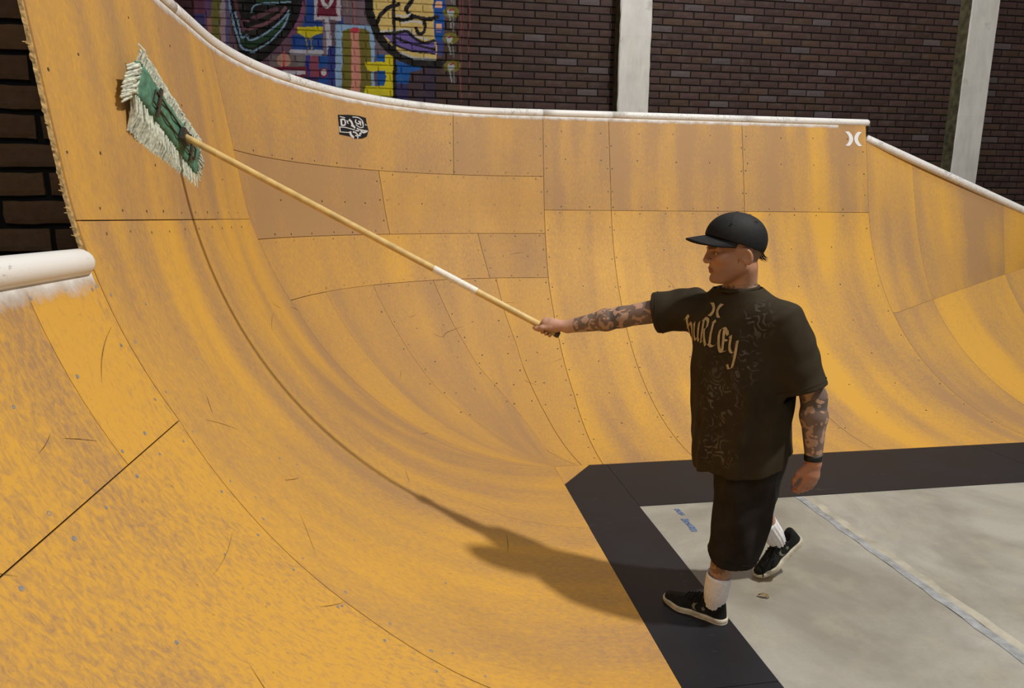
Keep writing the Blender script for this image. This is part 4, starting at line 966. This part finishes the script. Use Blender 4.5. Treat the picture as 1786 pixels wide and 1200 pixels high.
# --- T-shirt
R_SL0, R_SL1 = np.array([.245, -1.742, 1.440]), np.array([.100, -1.648, 1.404])
L_SL0, L_SL1 = np.array([.452, -2.130, 1.435]), np.array([.545, -2.185, 1.165])
NAX = nrm(NECK0-NECK1); RC = np.array([.343, -1.955, 1.556]); RN = nrm(np.array([-.10, -.03, .97]))
def shirt_both(P):
    f, l, a, b = torso_q(P); ang = np.arctan2(l, f); z = P[:, 2]
    low = np.clip((1.42-z)/.5, 0, 1)
    fold = .007*low*np.sin(7*ang+3.0*np.sin(z*4.0)+z*5)+.005*low*np.sin(13*ang-z*9)+.012*(wnoise(P, 3, 4)-.5)+.009*(wnoise(P, 7, 6)-.5)
    # diagonal pull from the raised arm down to the far hip
    fold += .006*np.sin(42*(z*.75+l*.65))*np.clip(1-np.abs(z-1.12)/.35, 0, 1)*np.clip(.6-f*3, 0, 1)
    t_ = torso(P)-fold
    def slv(a_, b_, r0, r1):
        ax = nrm(b_-a_); t = (P-a_) @ ax; L = np.linalg.norm(b_-a_)
        s_ = cone(P, a_, b_+ax*.14, r0, r0+(r1-r0)*(L+.14)/L)-.010*(wnoise(P, 5, 7)-.5)-.0022*np.sin(60*t+6*wnoise(P, 4, 3)); return np.maximum(s_, t-L-.02), np.maximum(s_, t-L)
    r0, r1 = slv(R_SL0, R_SL1, .098, .096); l0, l1 = slv(L_SL0, L_SL1, .092, .090)
    un = smin(smin(t_, r0, .055), l0, .055); cu = smin(smin(t_, r1, .055), l1, .055)
    hem = .785-.05*f/.18+.03*l/.22+.010*np.sin(3*ang+1)
    return un, np.maximum(np.maximum(cu, hem-z), np.where(np.linalg.norm(P-RC, axis=1) < .15, (P-RC) @ RN-.002, -1.0))
def shirt_solid(P): return shirt_both(P)[1]
def shirt_sdf(P):
    un, d = shirt_both(P); d = np.maximum(d, -(un+.0085))
    hh = (P-RC) @ RN; rd = P-RC-hh[:, None]*RN; nk = np.maximum(np.linalg.norm(rd, axis=1)-.078, np.maximum(-.012-hh, hh-.12))
    return np.maximum(d, -nk)
def shirt_mask(V):
    f, l, a, b = torso_q(V); z = V[:, 2]; c = np.zeros((len(V), 3)); fr = f > .02
    def blob(lc, zc, rl, rz): return np.clip(1.6*(1-np.sqrt(((l-lc)/rl)**2+((z-zc)/rz)**2)), 0, 1)
    m = np.maximum.reduce([blob(.02, 1.08, .13, .17), blob(.03, .86, .13, .09), blob(.15, 1.44, .085, .09), blob(.12, 1.27, .07, .13), blob(-.03, 1.22, .09, .09)*.6])
    c[:, 0] = np.where(fr | (z > 1.4), m, 0); return c
shirt = sdf_obj('shirt', shirt_sdf, (-.02, -2.36, .66), (.74, -1.52, 1.66), .0036, 'shirt', person, shirt_mask, 2, label='dark brown T-shirt with tan lettering')
e_ = nrm(np.cross(RN, [0, 1, 0])); b_ = np.cross(RN, e_); cpts = [RC+.0815*(math.cos(t)*e_+math.sin(t)*b_) for t in np.linspace(0, 2*math.pi, 41)]
link('collar', MB().tube(cpts, .0085, 8, False).mesh('collar'), M['shirt'], shirt, smooth=True)
# sleeve and collar stitching / ribs
def ring_on(f, c, ax, r0, n=48, lift=.001):
    ax = nrm(ax); e = nrm(np.cross(ax, [0.3, .2, .9])); b = np.cross(ax, e)
    return [march(f, c+r0*(math.cos(t)*e+math.sin(t)*b), -(math.cos(t)*e+math.sin(t)*b), r0)+lift*(math.cos(t)*e+math.sin(t)*b) for t in np.linspace(0, 2*math.pi, n+1)]
for nm_, a_, b_ in (('sleeve_hem', R_SL0, R_SL1), ('sleeve_hem', L_SL0, L_SL1)):
    ax = nrm(b_-a_); pts = ring_on(shirt_solid, b_-ax*.022, ax, .16); link(nm_, MB().tube(pts, .0014, 5, False).mesh(nm_), M['shirt'], shirt)
# chest lettering, cut with a broad slanted nib
CH_YAW = math.radians(205); CN = np.array([math.cos(CH_YAW), math.sin(CH_YAW), 0]); CL = np.array([-CN[1], CN[0], 0])
CL = CL if CL @ np.array([.43, -.9, 0]) > 0 else -CL
def on_chest(l, z):
    base = np.array([.37, -1.95, 0])+CL*l+np.array([0, 0, z]); return march(shirt_solid, base+CN*.32, -CN, .34)+CN*.0036
def nib(strokes, w=.21, ang=math.radians(38)):
    v = np.array([math.cos(ang), math.sin(ang)])*w/2; out = []
    for st in strokes:
        p = [np.array(q, float) for q in (smooth_line(st, 4) if len(st) > 2 else [tuple(np.array(st[0])+(np.array(st[1])-np.array(st[0]))*t) for t in np.linspace(0, 1, 7)])]
        for a, b in zip(p[:-1], p[1:]):
            q = [a-v, a+v, b+v, b-v]; ar = sum(q[i][0]*q[(i+1) % 4][1]-q[(i+1) % 4][0]*q[i][1] for i in range(4))
            if abs(ar) < 1e-5: continue
            out.append([tuple(x) for x in (q if ar > 0 else q[::-1])])
    return out
GL = {'H': [[(.12, 1.05), (.12, .05)], [(-.02, .95), (.12, 1.08), (.26, .98)], [(.12, .62), (.40, .74), (.56, .58), (.56, .12), (.44, -.18)], [(.0, .05), (.12, -.04), (.24, .06)], [(.0, .6), (.24, .62)]],
      'U': [[(.06, .74), (.06, .16), (.22, .02), (.50, .16)], [(.50, .78), (.50, .10), (.62, .0)], [(-.02, .68), (.06, .78)]],
      'R': [[(.08, .95), (.08, .0)], [(-.02, .86), (.12, .98), (.42, .92), (.44, .62), (.12, .48)], [(.26, .48), (.40, .2), (.60, -.08)], [(.0, .0), (.2, .0)]],
      'L': [[(.14, 1.0), (.12, .06)], [(.02, .06), (.30, .0), (.62, .20)], [(.0, .9), (.14, 1.02), (.26, .95)]],
      'E': [[(.60, .84), (.38, 1.0), (.08, .80), (.04, .30), (.24, .0), (.62, .18)], [(.36, .96), (.36, .06)], [(.36, .54), (.62, .58)], [(.56, .96), (.62, .80)]],
      'Y': [[(.04, .86), (.06, .40), (.26, .30), (.46, .46)], [(.52, .92), (.50, .30), (.38, -.22), (.14, -.40)], [(-.04, .78), (.04, .90)], [(.14, -.40), (.02, -.28)]]}
ink = []; x = 0.0; LH = .104
for ch in 'HURLEY':
    for q in nib(GL[ch]): ink.append([(x+p[0]*LH*.66, p[1]*LH) for p in q])
    x += (.80 if ch in 'HURE' else .72)*LH*.66
mid = x/2
def arc(p): dx = p[0]-mid; return (dx-.048, 1.318+p[1]-1.6*dx*dx-.16*dx)
def lettering():
    V = []; F = []
    for q in ink:
        n = len(V); V += [on_chest(*arc(p)) for p in q]; F.append(tuple(range(n, n+4)))
    return mesh('lettering', V, F)
link('lettering', lettering(), M['shirt_ink'], shirt, label='tan blackletter lettering reading HURLEY')
def cres(side):
    o_ = []; i_ = []
    for t in np.linspace(-1, 1, 9): o_.append((side*(.004+.014*t*t), 1.464+t*.030)); i_.append((side*(.017+.020*t*t), 1.464+t*.027))
    return o_+i_[::-1]
link('chest_emblem', decal_mesh('chest_emblem', [cres(1), cres(-1)], lambda a, b: on_chest(a-.040, b), .02), M['shirt_ink'], shirt, label='tan emblem of two back-to-back crescents')

# --- shorts
L_HEM, R_HEM = np.array([.378, -2.0, .325]), np.array([.600, -1.765, .47])
def shorts_both(P):
    z = P[:, 2]; d = ell(P, (.455, -1.94, .84), (.160, .185, .20))
    def leg(a, b, r0, r1, sd):
        ax = nrm(b-a); t = (P-a) @ ax; L = np.linalg.norm(b-a); an_ = np.arctan2(P[:, 1]-a[1], P[:, 0]-a[0])
        s_ = cone(P, a, b+ax*.12, r0, r0+(r1-r0)*(L+.12)/L)-.026*(wnoise(P, 4, sd)-.5)-.014*(wnoise(P, 9, sd+1)-.5)-.006*np.sin(an_*5+z*12)
        return s_, np.maximum(s_, t-L+.010*np.sin(an_*3))
    l0, l1 = leg(np.array([.425, -2.02, .80]), L_HEM, .138, .108, 3); r0, r1 = leg(np.array([.475, -1.87, .80]), R_HEM, .125, .088, 8)
    return smin(smin(d, l0, .05), r0, .04), smin(smin(d, l1, .05), r1, .04)
def shorts_solid(P): return shorts_both(P)[1]
def shorts_sdf(P):
    un, d = shorts_both(P); return np.maximum(np.maximum(d, -(un+.008)), z_cut(P))
def z_cut(P): return P[:, 2]-.95
shorts = sdf_obj('shorts', shorts_sdf, (.18, -2.22, .25), (.76, -1.62, .97), .0042, 'shorts_cloth', person, None, 2, label='long dark baggy shorts')
link('hem_seam', MB().tube(ring_on(shorts_solid, L_HEM+np.array([.003, 0, .03]), nrm(L_HEM-np.array([.425, -2.02, .80])), .2), .0018, 5, False).mesh('hem_seam'), M['shorts_cloth'], shorts)

# --- cap
def cap_q(P): return ((P-HC) @ HAX.T)/HS
def crown_sdf(P):
    q = cap_q(P); o = ell(q, (-.010, 0, .050), (.112, .0925, .103)); o = smin(o, ell(q, (.02, 0, .075), (.085, .075, .075)), .03)
    i = ell(q, (-.010, 0, .045), (.107, .0875, .098))
    pl = .037+.42*q[:, 0]
    seamr = .0009*np.exp(-((np.abs(np.sin(3*np.arctan2(q[:, 1], q[:, 0]+.01)))*.1/.006)**2))
    return np.maximum(np.maximum(o-seamr, -i), pl-q[:, 2])*HS
crown_c = HC+HU*.06
cap = sdf_obj('cap', crown_sdf, HC-np.array([.17, .15, .08]), HC+np.array([.17, .15, .19]), .0028, 'cap_cloth', person, None, 2, label='black baseball cap')
V = []; F = []; nu_, nv_ = 14, 24
for lay in (0, 1):
    for i in range(nu_+1):
        for j in range(nv_+1):
            t = -1+2*j/nv_; l = .088*t; root = -.010+.112*math.sqrt(max(0, 1-(l/.0925)**2))*.98; reach = .083*math.sqrt(max(0, 1-abs(t)**2.6))
            f_ = root-.012+(reach+.012)*i/nu_; u_ = .0815-4.8*l*l*(.88+.25*i/nu_)-.007*(i/nu_)**1.5
            V.append(hw(f_, l, u_-(.0045 if lay else 0)))
m_ = (nu_+1)*(nv_+1); ix = lambda i, j, k: k*m_+i*(nv_+1)+j
for i in range(nu_):
    for j in range(nv_): F += [(ix(i, j, 0), ix(i+1, j, 0), ix(i+1, j+1, 0), ix(i, j+1, 0)), (ix(i, j, 1), ix(i, j+1, 1), ix(i+1, j+1, 1), ix(i+1, j, 1))]
for j in range(nv_): F += [(ix(nu_, j, 0), ix(nu_, j, 1), ix(nu_, j+1, 1), ix(nu_, j+1, 0)), (ix(0, j, 0), ix(0, j+1, 0), ix(0, j+1, 1), ix(0, j, 1))]
for i in range(nu_): F += [(ix(i, 0, 0), ix(i, 0, 1), ix(i+1, 0, 1), ix(i+1, 0, 0)), (ix(i, nv_, 0), ix(i+1, nv_, 0), ix(i+1, nv_, 1), ix(i, nv_, 1))]
link('brim', mesh('brim', V, F), M['cap_cloth'], cap, smooth=True)
btn = sdf_obj('button', lambda P: ell((P-HC) @ HAX.T/HS, (-.010, 0, .153), (.010, .010, .006))*HS, hw(-.01, 0, .153)-.02, hw(-.01, 0, .153)+.02, .0016, 'cap_cloth', cap)
for (f_, l_) in ((.035, .07), (-.06, .07)):
    p0 = march(crown_sdf, hw(f_*1.0, l_*2.2, .115), -HLt, .2); link('eyelet', MB().tube([p0+HLt*.002+HF*.005*math.cos(t)+HU*.005*math.sin(t) for t in np.linspace(0, 2*math.pi, 13)], .0012, 5, False).mesh('eyelet'), M['cap_cloth'], cap)
# short tuft of hair below the cap at the nape
tf = MB(); rs = random.Random(4)
for i in range(26):
    l_ = rs.uniform(-.03, .045); p0 = hw(-.100+.35*abs(l_)**1.2, l_, -.004+rs.uniform(-.012, .006)); L = rs.uniform(.012, .026)
    tf.tube([p0, p0-HF*L*.4-HU*L*.7, p0-HF*L*.9-HU*L*1.1+HLt*rs.uniform(-.004, .004)], [.0016, .0013, .0004], 4)
link('hair', tf.mesh('hair'), M['stubble_hair'], person, kind='stuff')
# wristband
wb = LWR+np.array([-.002, .002, .022]); ax = nrm(LWR-LEL); e = nrm(np.cross(ax, [0, 1, 0])); b_ = np.cross(ax, e); V = []; F = []
for i in range(33):
    a = 2*math.pi*i/32
    for (r_, h_) in ((.0315, -.013), (.0355, -.012), (.0360, 0), (.0355, .012), (.0315, .013)): V.append(wb+(math.cos(a)*e+math.sin(a)*b_)*r_+ax*h_)
for i in range(32):
    for k in range(4): F.append((5*i+k, 5*i+5+k, 5*i+6+k, 5*i+1+k))
link('wristband', mesh('wristband', V, F), M['wristband'], person, smooth=True, label='black wristband')

# --- socks and shoes
def sock(k_, an, t0, t1, r0, r1, toe):
    ax = nrm(an-k_); L = np.linalg.norm(an-k_); p = [k_+(an-k_)*t for t in np.linspace(t0, t1, 12)]; V = []; F = []; n = 64
    e = nrm(np.cross(ax, [0, 1, .2])); b = np.cross(ax, e)
    for i, c in enumerate(p):
        rr = np.interp(i/11, [0, .04, .1, .62, 1], [r0*.98, r0*1.05, r0*1.0, r0*.97, r1])
        for j in range(n): a = 2*math.pi*j/n; rb = rr+(.0018 if (j//2) % 2 else -.0012)*(0 if i < 2 else 1); V.append(c+rb*(math.cos(a)*e+math.sin(a)*b))
    for i in range(11):
        for j in range(n): F.append((i*n+j, i*n+(j+1) % n, (i+1)*n+(j+1) % n, (i+1)*n+j))
    c = p[0]+ax*.006; q = len(V)
    for j in range(n): a = 2*math.pi*j/n; V.append(p[0]+ax*.012+(r0*.82)*(math.cos(a)*e+math.sin(a)*b))
    for j in range(n): F.append((j, q+j, q+(j+1) % n, (j+1) % n))
    return link('sock', mesh('sock', V, F), M['sock_cotton'], person, smooth=True, label='white ribbed cotton sock')
sock(LKN, LAN, .68, 1.13, .0545, .0400, 0); sock(RKN, RAN, .56, 1.08, .0560, .0410, 0)
def shoe(heel, fwd, up, side):
    X = nrm(fwd); Z = nrm(np.array(up)-(np.array(up) @ X)*X); Y = np.cross(Z, X)      # Y = wearer's left
    AX = np.stack([X, Y, Z]); heel = np.array(heel); W = lambda x, y, z: heel+X*x+Y*y+Z*z; k = 1.03
    loc = lambda P: ((P-heel) @ AX.T)/k
    def d2(q):
        p = q.copy(); p[:, 2] = 0; s = -side
        return smin(smin(cone(p, (.038, 0, 0), (.12, .004*s, 0), .039, .038), cone(p, (.12, .004*s, 0), (.205, .003*s, 0), .037, .048), .02), cone(p, (.205, .003*s, 0), (.262, .010*s, 0), .047, .040), .02)
    def sole(P):
        q = loc(P); h = .028; toe = np.clip((q[:, 0]-.24)/.06, 0, 1); z0 = .012*toe**2
        return smax(d2(q)-.004+.0012*np.sin(np.clip((q[:, 2]-.008)/.012, 0, 1)*6.28), np.abs(q[:, 2]-(h+z0)/2-.0)-(h-z0)/2, .004)*k
    def topz(q):
        return np.interp(q[:, 0], [0, .01, .05, .085, .11, .14, .165, .20, .25, .30], [.102, .100, .078, .078, .105, .104, .088, .070, .058, .046])
    def upper(P):
        q = loc(P); wall = d2(q)+.003+np.interp(q[:, 0], [.08, .15], [.10, .34])*np.maximum(0, q[:, 2]-.030)+np.interp(q[:, 0], [.08, .15], [.2, 1.2])*np.maximum(0, q[:, 2]-.06)**1.5
        d = smax(wall, q[:, 2]-topz(q)+.9*np.maximum(0, np.abs(q[:, 1])-.018)*(q[:, 0] > .09), .014); d = np.maximum(d, .018-q[:, 2])
        hole = cone(q, (.064, 0, .076), (.054, 0, .16), .0265, .036); hole = smin(hole, cone(q, (.085, 0, .084), (.10, 0, .16), .020, .03), .01)
        return smax(d, -hole, .004)*k
    lo = heel+np.min([W(x, y, z)-heel for x in (-.03, .34) for y in (-.08, .08) for z in (-.02, .15)], axis=0); hi = heel+np.max([W(x, y, z)-heel for x in (-.03, .34) for y in (-.08, .08) for z in (-.02, .15)], axis=0)
    so = sdf_obj('shoe', upper, lo, hi, .0030, 'shoe_suede', person, None, 1, label='black suede low-top sneaker with cream sole')
    sl = sdf_obj('sole', sole, lo, hi, .0030, 'shoe_rubber', so, None, 1, label='cream rubber sole')
    # chevron and star on the outer side
    def on_side(a, b): return march(upper, W(a*k, side*.09, b*k), -Y*side, .1, .002)+Y*side*.0018
    star = [(.098+(.0125 if i % 2 == 0 else .0052)*math.sin(i*math.pi/5), .050+(.0125 if i % 2 == 0 else .0052)*math.cos(i*math.pi/5)) for i in range(10)]
    chev = [(.128, .066), (.146, .060), (.152, .048), (.146, .036), (.126, .032), (.136, .040), (.139, .049), (.135, .058)]
    link('emblem', decal_mesh('emblem', [star, chev], on_side, .006), M['shoe_emblem'], so, label='grey star and chevron')
    for i in range(5):
        x = .118+.017*i; z = np.interp(x, [.11, .14, .165, .20], [.107, .106, .091, .074]); pts = [march(upper, W(x*k+.004*t, t*.027, .15), -Z, .12, .002)+Z*.003 for t in np.linspace(-1, 1, 9)]
        link('lace', MB().tube(pts, .0026, 6).mesh('lace'), M['lace'], so)
    c = march(upper, W(.135*k, side*.012, .15), -Z, .12, .002); g = [c+Z*.004, c+Y*side*.018+Z*.010+X*.012, c+Y*side*.030-Z*.006+X*.022, c+Y*side*.020-Z*.002+X*.012]
    link('lace', MB().tube([np.array(q) for q in smooth_line(g, 5)], .0022, 6).mesh('lace_loop'), M['lace'], so)
    tg = MB(); c2 = W(.103*k, side*.004, .108*k); tg.box(c2, (.004, .013, .017), AX); link('tongue_tag', tg.mesh('tongue_tag'), M['leather_tag'], so, label='tan leather tongue tag')
    return so
LF = nrm([-.694, .72, 0]); shoe((.372, -2.012, .0055), LF, (0, 0, 1), 1)
RF = nrm([-.79, -.14, -.60]); sR = shoe((.962, -1.637, .196), RF, (-.6, -.1, .79), 1)
# loose lace of the trailing shoe
t0 = np.array([.80, -1.69, .20]); link('lace', MB().tube([np.array(q) for q in smooth_line([tuple(t0), (.745, -1.70, .155), (.728, -1.705, .09), (.722, -1.71, .035)], 6)], .003, 6).mesh('lace_hanging'), M['lace'], sR)
link('lace', MB().tube([np.array(q) for q in smooth_line([tuple(t0), (.752, -1.72, .125), (.77, -1.725, .105), (.775, -1.71, .13)], 6)], .003, 6).mesh('lace_knot'), M['lace'], sR)

# ================================================================== DUST MOP
mop = empty('dust_mop', tuple(MOP_C), label='long-handled dust mop with green pad and white fringe pressed on the ramp', category='mop')
inv = Matrix.Translation(-Vector(MOP_C))
def mpart(name, me, mat, parent=mop, **kw):
    o = link(name, me, M[mat], parent, **kw)
    if parent is mop: o.matrix_parent_inverse = inv
    return o
end = HAND-PD*.055; j0 = MOP_C+PD*.07
pole = mpart('pole', MB().tube([end+PD*t for t in np.linspace(0, np.linalg.norm(j0-end), 12)], POLE_R, 16).mesh('pole'), 'pole_wood', smooth=True)
tp = HAND+PD*.40; mpart('tape_band', MB().tube([tp+PD*t for t in np.linspace(0, .24, 5)], POLE_R+.0012, 16).mesh('tape_band'), 'pole_tape', label='pale shiny tape wrapped around the pole')  # tape band; the highlight on it is painted by its pale colour
mpart('end_cap', MB().tube([end-PD*.012, end-PD*.006, end+PD*.012], [POLE_R*.7, POLE_R+.001, POLE_R+.001], 14).mesh('end_cap'), 'dark_metal')
# pad frame: a along the mop, b across (upwards), n away from the wall
wn = nrm([.99, 0, -.10]); ma = np.array([0, .945, -.335]); ma = nrm(ma-(ma @ wn)*wn); mbx = np.cross(ma, wn); mbx = mbx if mbx[2] > 0 else -mbx
c0 = np.array([-(hl(2.26))+.012, MOP_C[1]-.09, 2.268])
MP = lambda a, b, n: c0+ma*a+mbx*b+wn*n
V = []; F = []; nx, ny = 28, 10
for lay in (0, 1):
    for i in range(nx+1):
        for j in range(ny+1):
            a = -.435+.87*i/nx; b = -.078+.156*j/ny; ed = max(abs(a)/.435, abs(b)/.078); n = .006 if lay else .030+.016*(1-ed**6)+.004*math.sin(a*40)*math.sin(b*60)
            V.append(MP(a, b, n))
m_ = (nx+1)*(ny+1); ix = lambda i, j, k: k*m_+i*(ny+1)+j
for i in range(nx):
    for j in range(ny): F += [(ix(i, j, 0), ix(i+1, j, 0), ix(i+1, j+1, 0), ix(i, j+1, 0)), (ix(i, j, 1), ix(i, j+1, 1), ix(i+1, j+1, 1), ix(i+1, j, 1))]
for i in range(nx): F += [(ix(i, 0, 0), ix(i, 0, 1), ix(i+1, 0, 1), ix(i+1, 0, 0)), (ix(i, ny, 0), ix(i+1, ny, 0), ix(i+1, ny, 1), ix(i, ny, 1))]
for j in range(ny): F += [(ix(0, j, 0), ix(0, j+1, 0), ix(0, j+1, 1), ix(0, j, 1)), (ix(nx, j, 0), ix(nx, j, 1), ix(nx, j+1, 1), ix(nx, j+1, 0))]
pad = mpart('pad', mesh('pad', V, F), 'mop_green', smooth=True, label='green fabric pad backing')
for sx in (-1, 1):
    q = MB(); q.box(MP(sx*.24, 0, .052), (.012, .066, .004), np.stack([ma, mbx, wn])); link('strap', q.mesh('strap'), M['dark_metal'], pad)
fr = MB(); fr.tube([MP(-.30, -.028, .052), MP(-.30, .028, .052), MP(.30, .028, .052), MP(.30, -.028, .052), MP(-.30, -.028, .052)], .004, 8); mpart('wire_frame', fr.mesh('wire_frame'), 'dark_metal')
cl = MB(); cl.box(MP(.09, 0, .062), (.045, .030, .012), np.stack([ma, mbx, wn])); cl.tube([MP(.09, 0, .065), MP(.09, 0, .085), j0, j0+PD*.05], [.016, .016, .019, .018], 12); mpart('swivel_clamp', cl.mesh('swivel_clamp'), 'dark_metal', label='dark metal swivel clamp')
# fringe: looped cotton strands hanging from every edge
fg = MB(); rs = random.Random(21); down = np.array([0, 0, -1.0]); down = nrm(down-(down @ wn)*wn)
edge = [(a, -.074, 0, -1) for a in np.linspace(-.435, .435, 120)]+[(a, .074, 0, 1) for a in np.linspace(-.435, .435, 95)]+[(-.43, b, -1, 0) for b in np.linspace(-.07, .07, 34)]+[(.43, b, 1, 0) for b in np.linspace(-.07, .07, 34)]
for rep in (0, 1):
    for (a, b, oa, ob) in edge:
        o_ = ma*oa+mbx*ob; L = rs.uniform(.065, .10) if ob >= 0 else rs.uniform(.11, .15)
        if oa < 0: L = rs.uniform(.085, .12)
        d_ = nrm(o_*1.0+down*(.55 if ob <= 0 else .12)+ma*rs.uniform(-.22, .22)+mbx*rs.uniform(-.15, .15)); n0 = .012+.022*rs.random()
        p0 = MP(a+rs.uniform(-.006, .006), b, n0); p1 = p0+d_*L*.5+wn*rs.uniform(0, .014); p2 = p0+d_*L*.95+down*.015-wn*(n0-.010-.006*rs.random())
        fg.tube([p0, p1, p2], [.0045, .0058, .0040], 5)
link('fringe', fg.mesh('fringe'), M['mop_cotton'], mop, kind='stuff', label='white cotton fringe').matrix_parent_inverse = inv

# ================================================================== SMALL THINGS ON THE FLOOR
V = []; F = []; n = 12
for i in range(n+1):
    t = i/n; w = .013*math.sin(math.pi*min(1, t*1.05+.02))*(1+.3*math.sin(9*t)); c = np.array([.661+.020*math.cos(2.6*t+.6), -1.83+.034*(t-.5), .004+.012*math.sin(math.pi*t)])
    for s_ in (-1, 0, 1): V.append(c+np.array([w*s_, .3*w*s_, .006*abs(s_)]))
for i in range(n):
    for k in range(2): F.append((3*i+k, 3*i+1+k, 3*i+4+k, 3*i+3+k))
lf_ = link('dry_leaf', mesh('dry_leaf', V, F), M['dry_leaf'], smooth=True, label='small curled dry brown leaf on the concrete near the shoes', cat='leaf')
md = lf_.modifiers.new('thickness', 'SOLIDIFY'); md.thickness = .0012
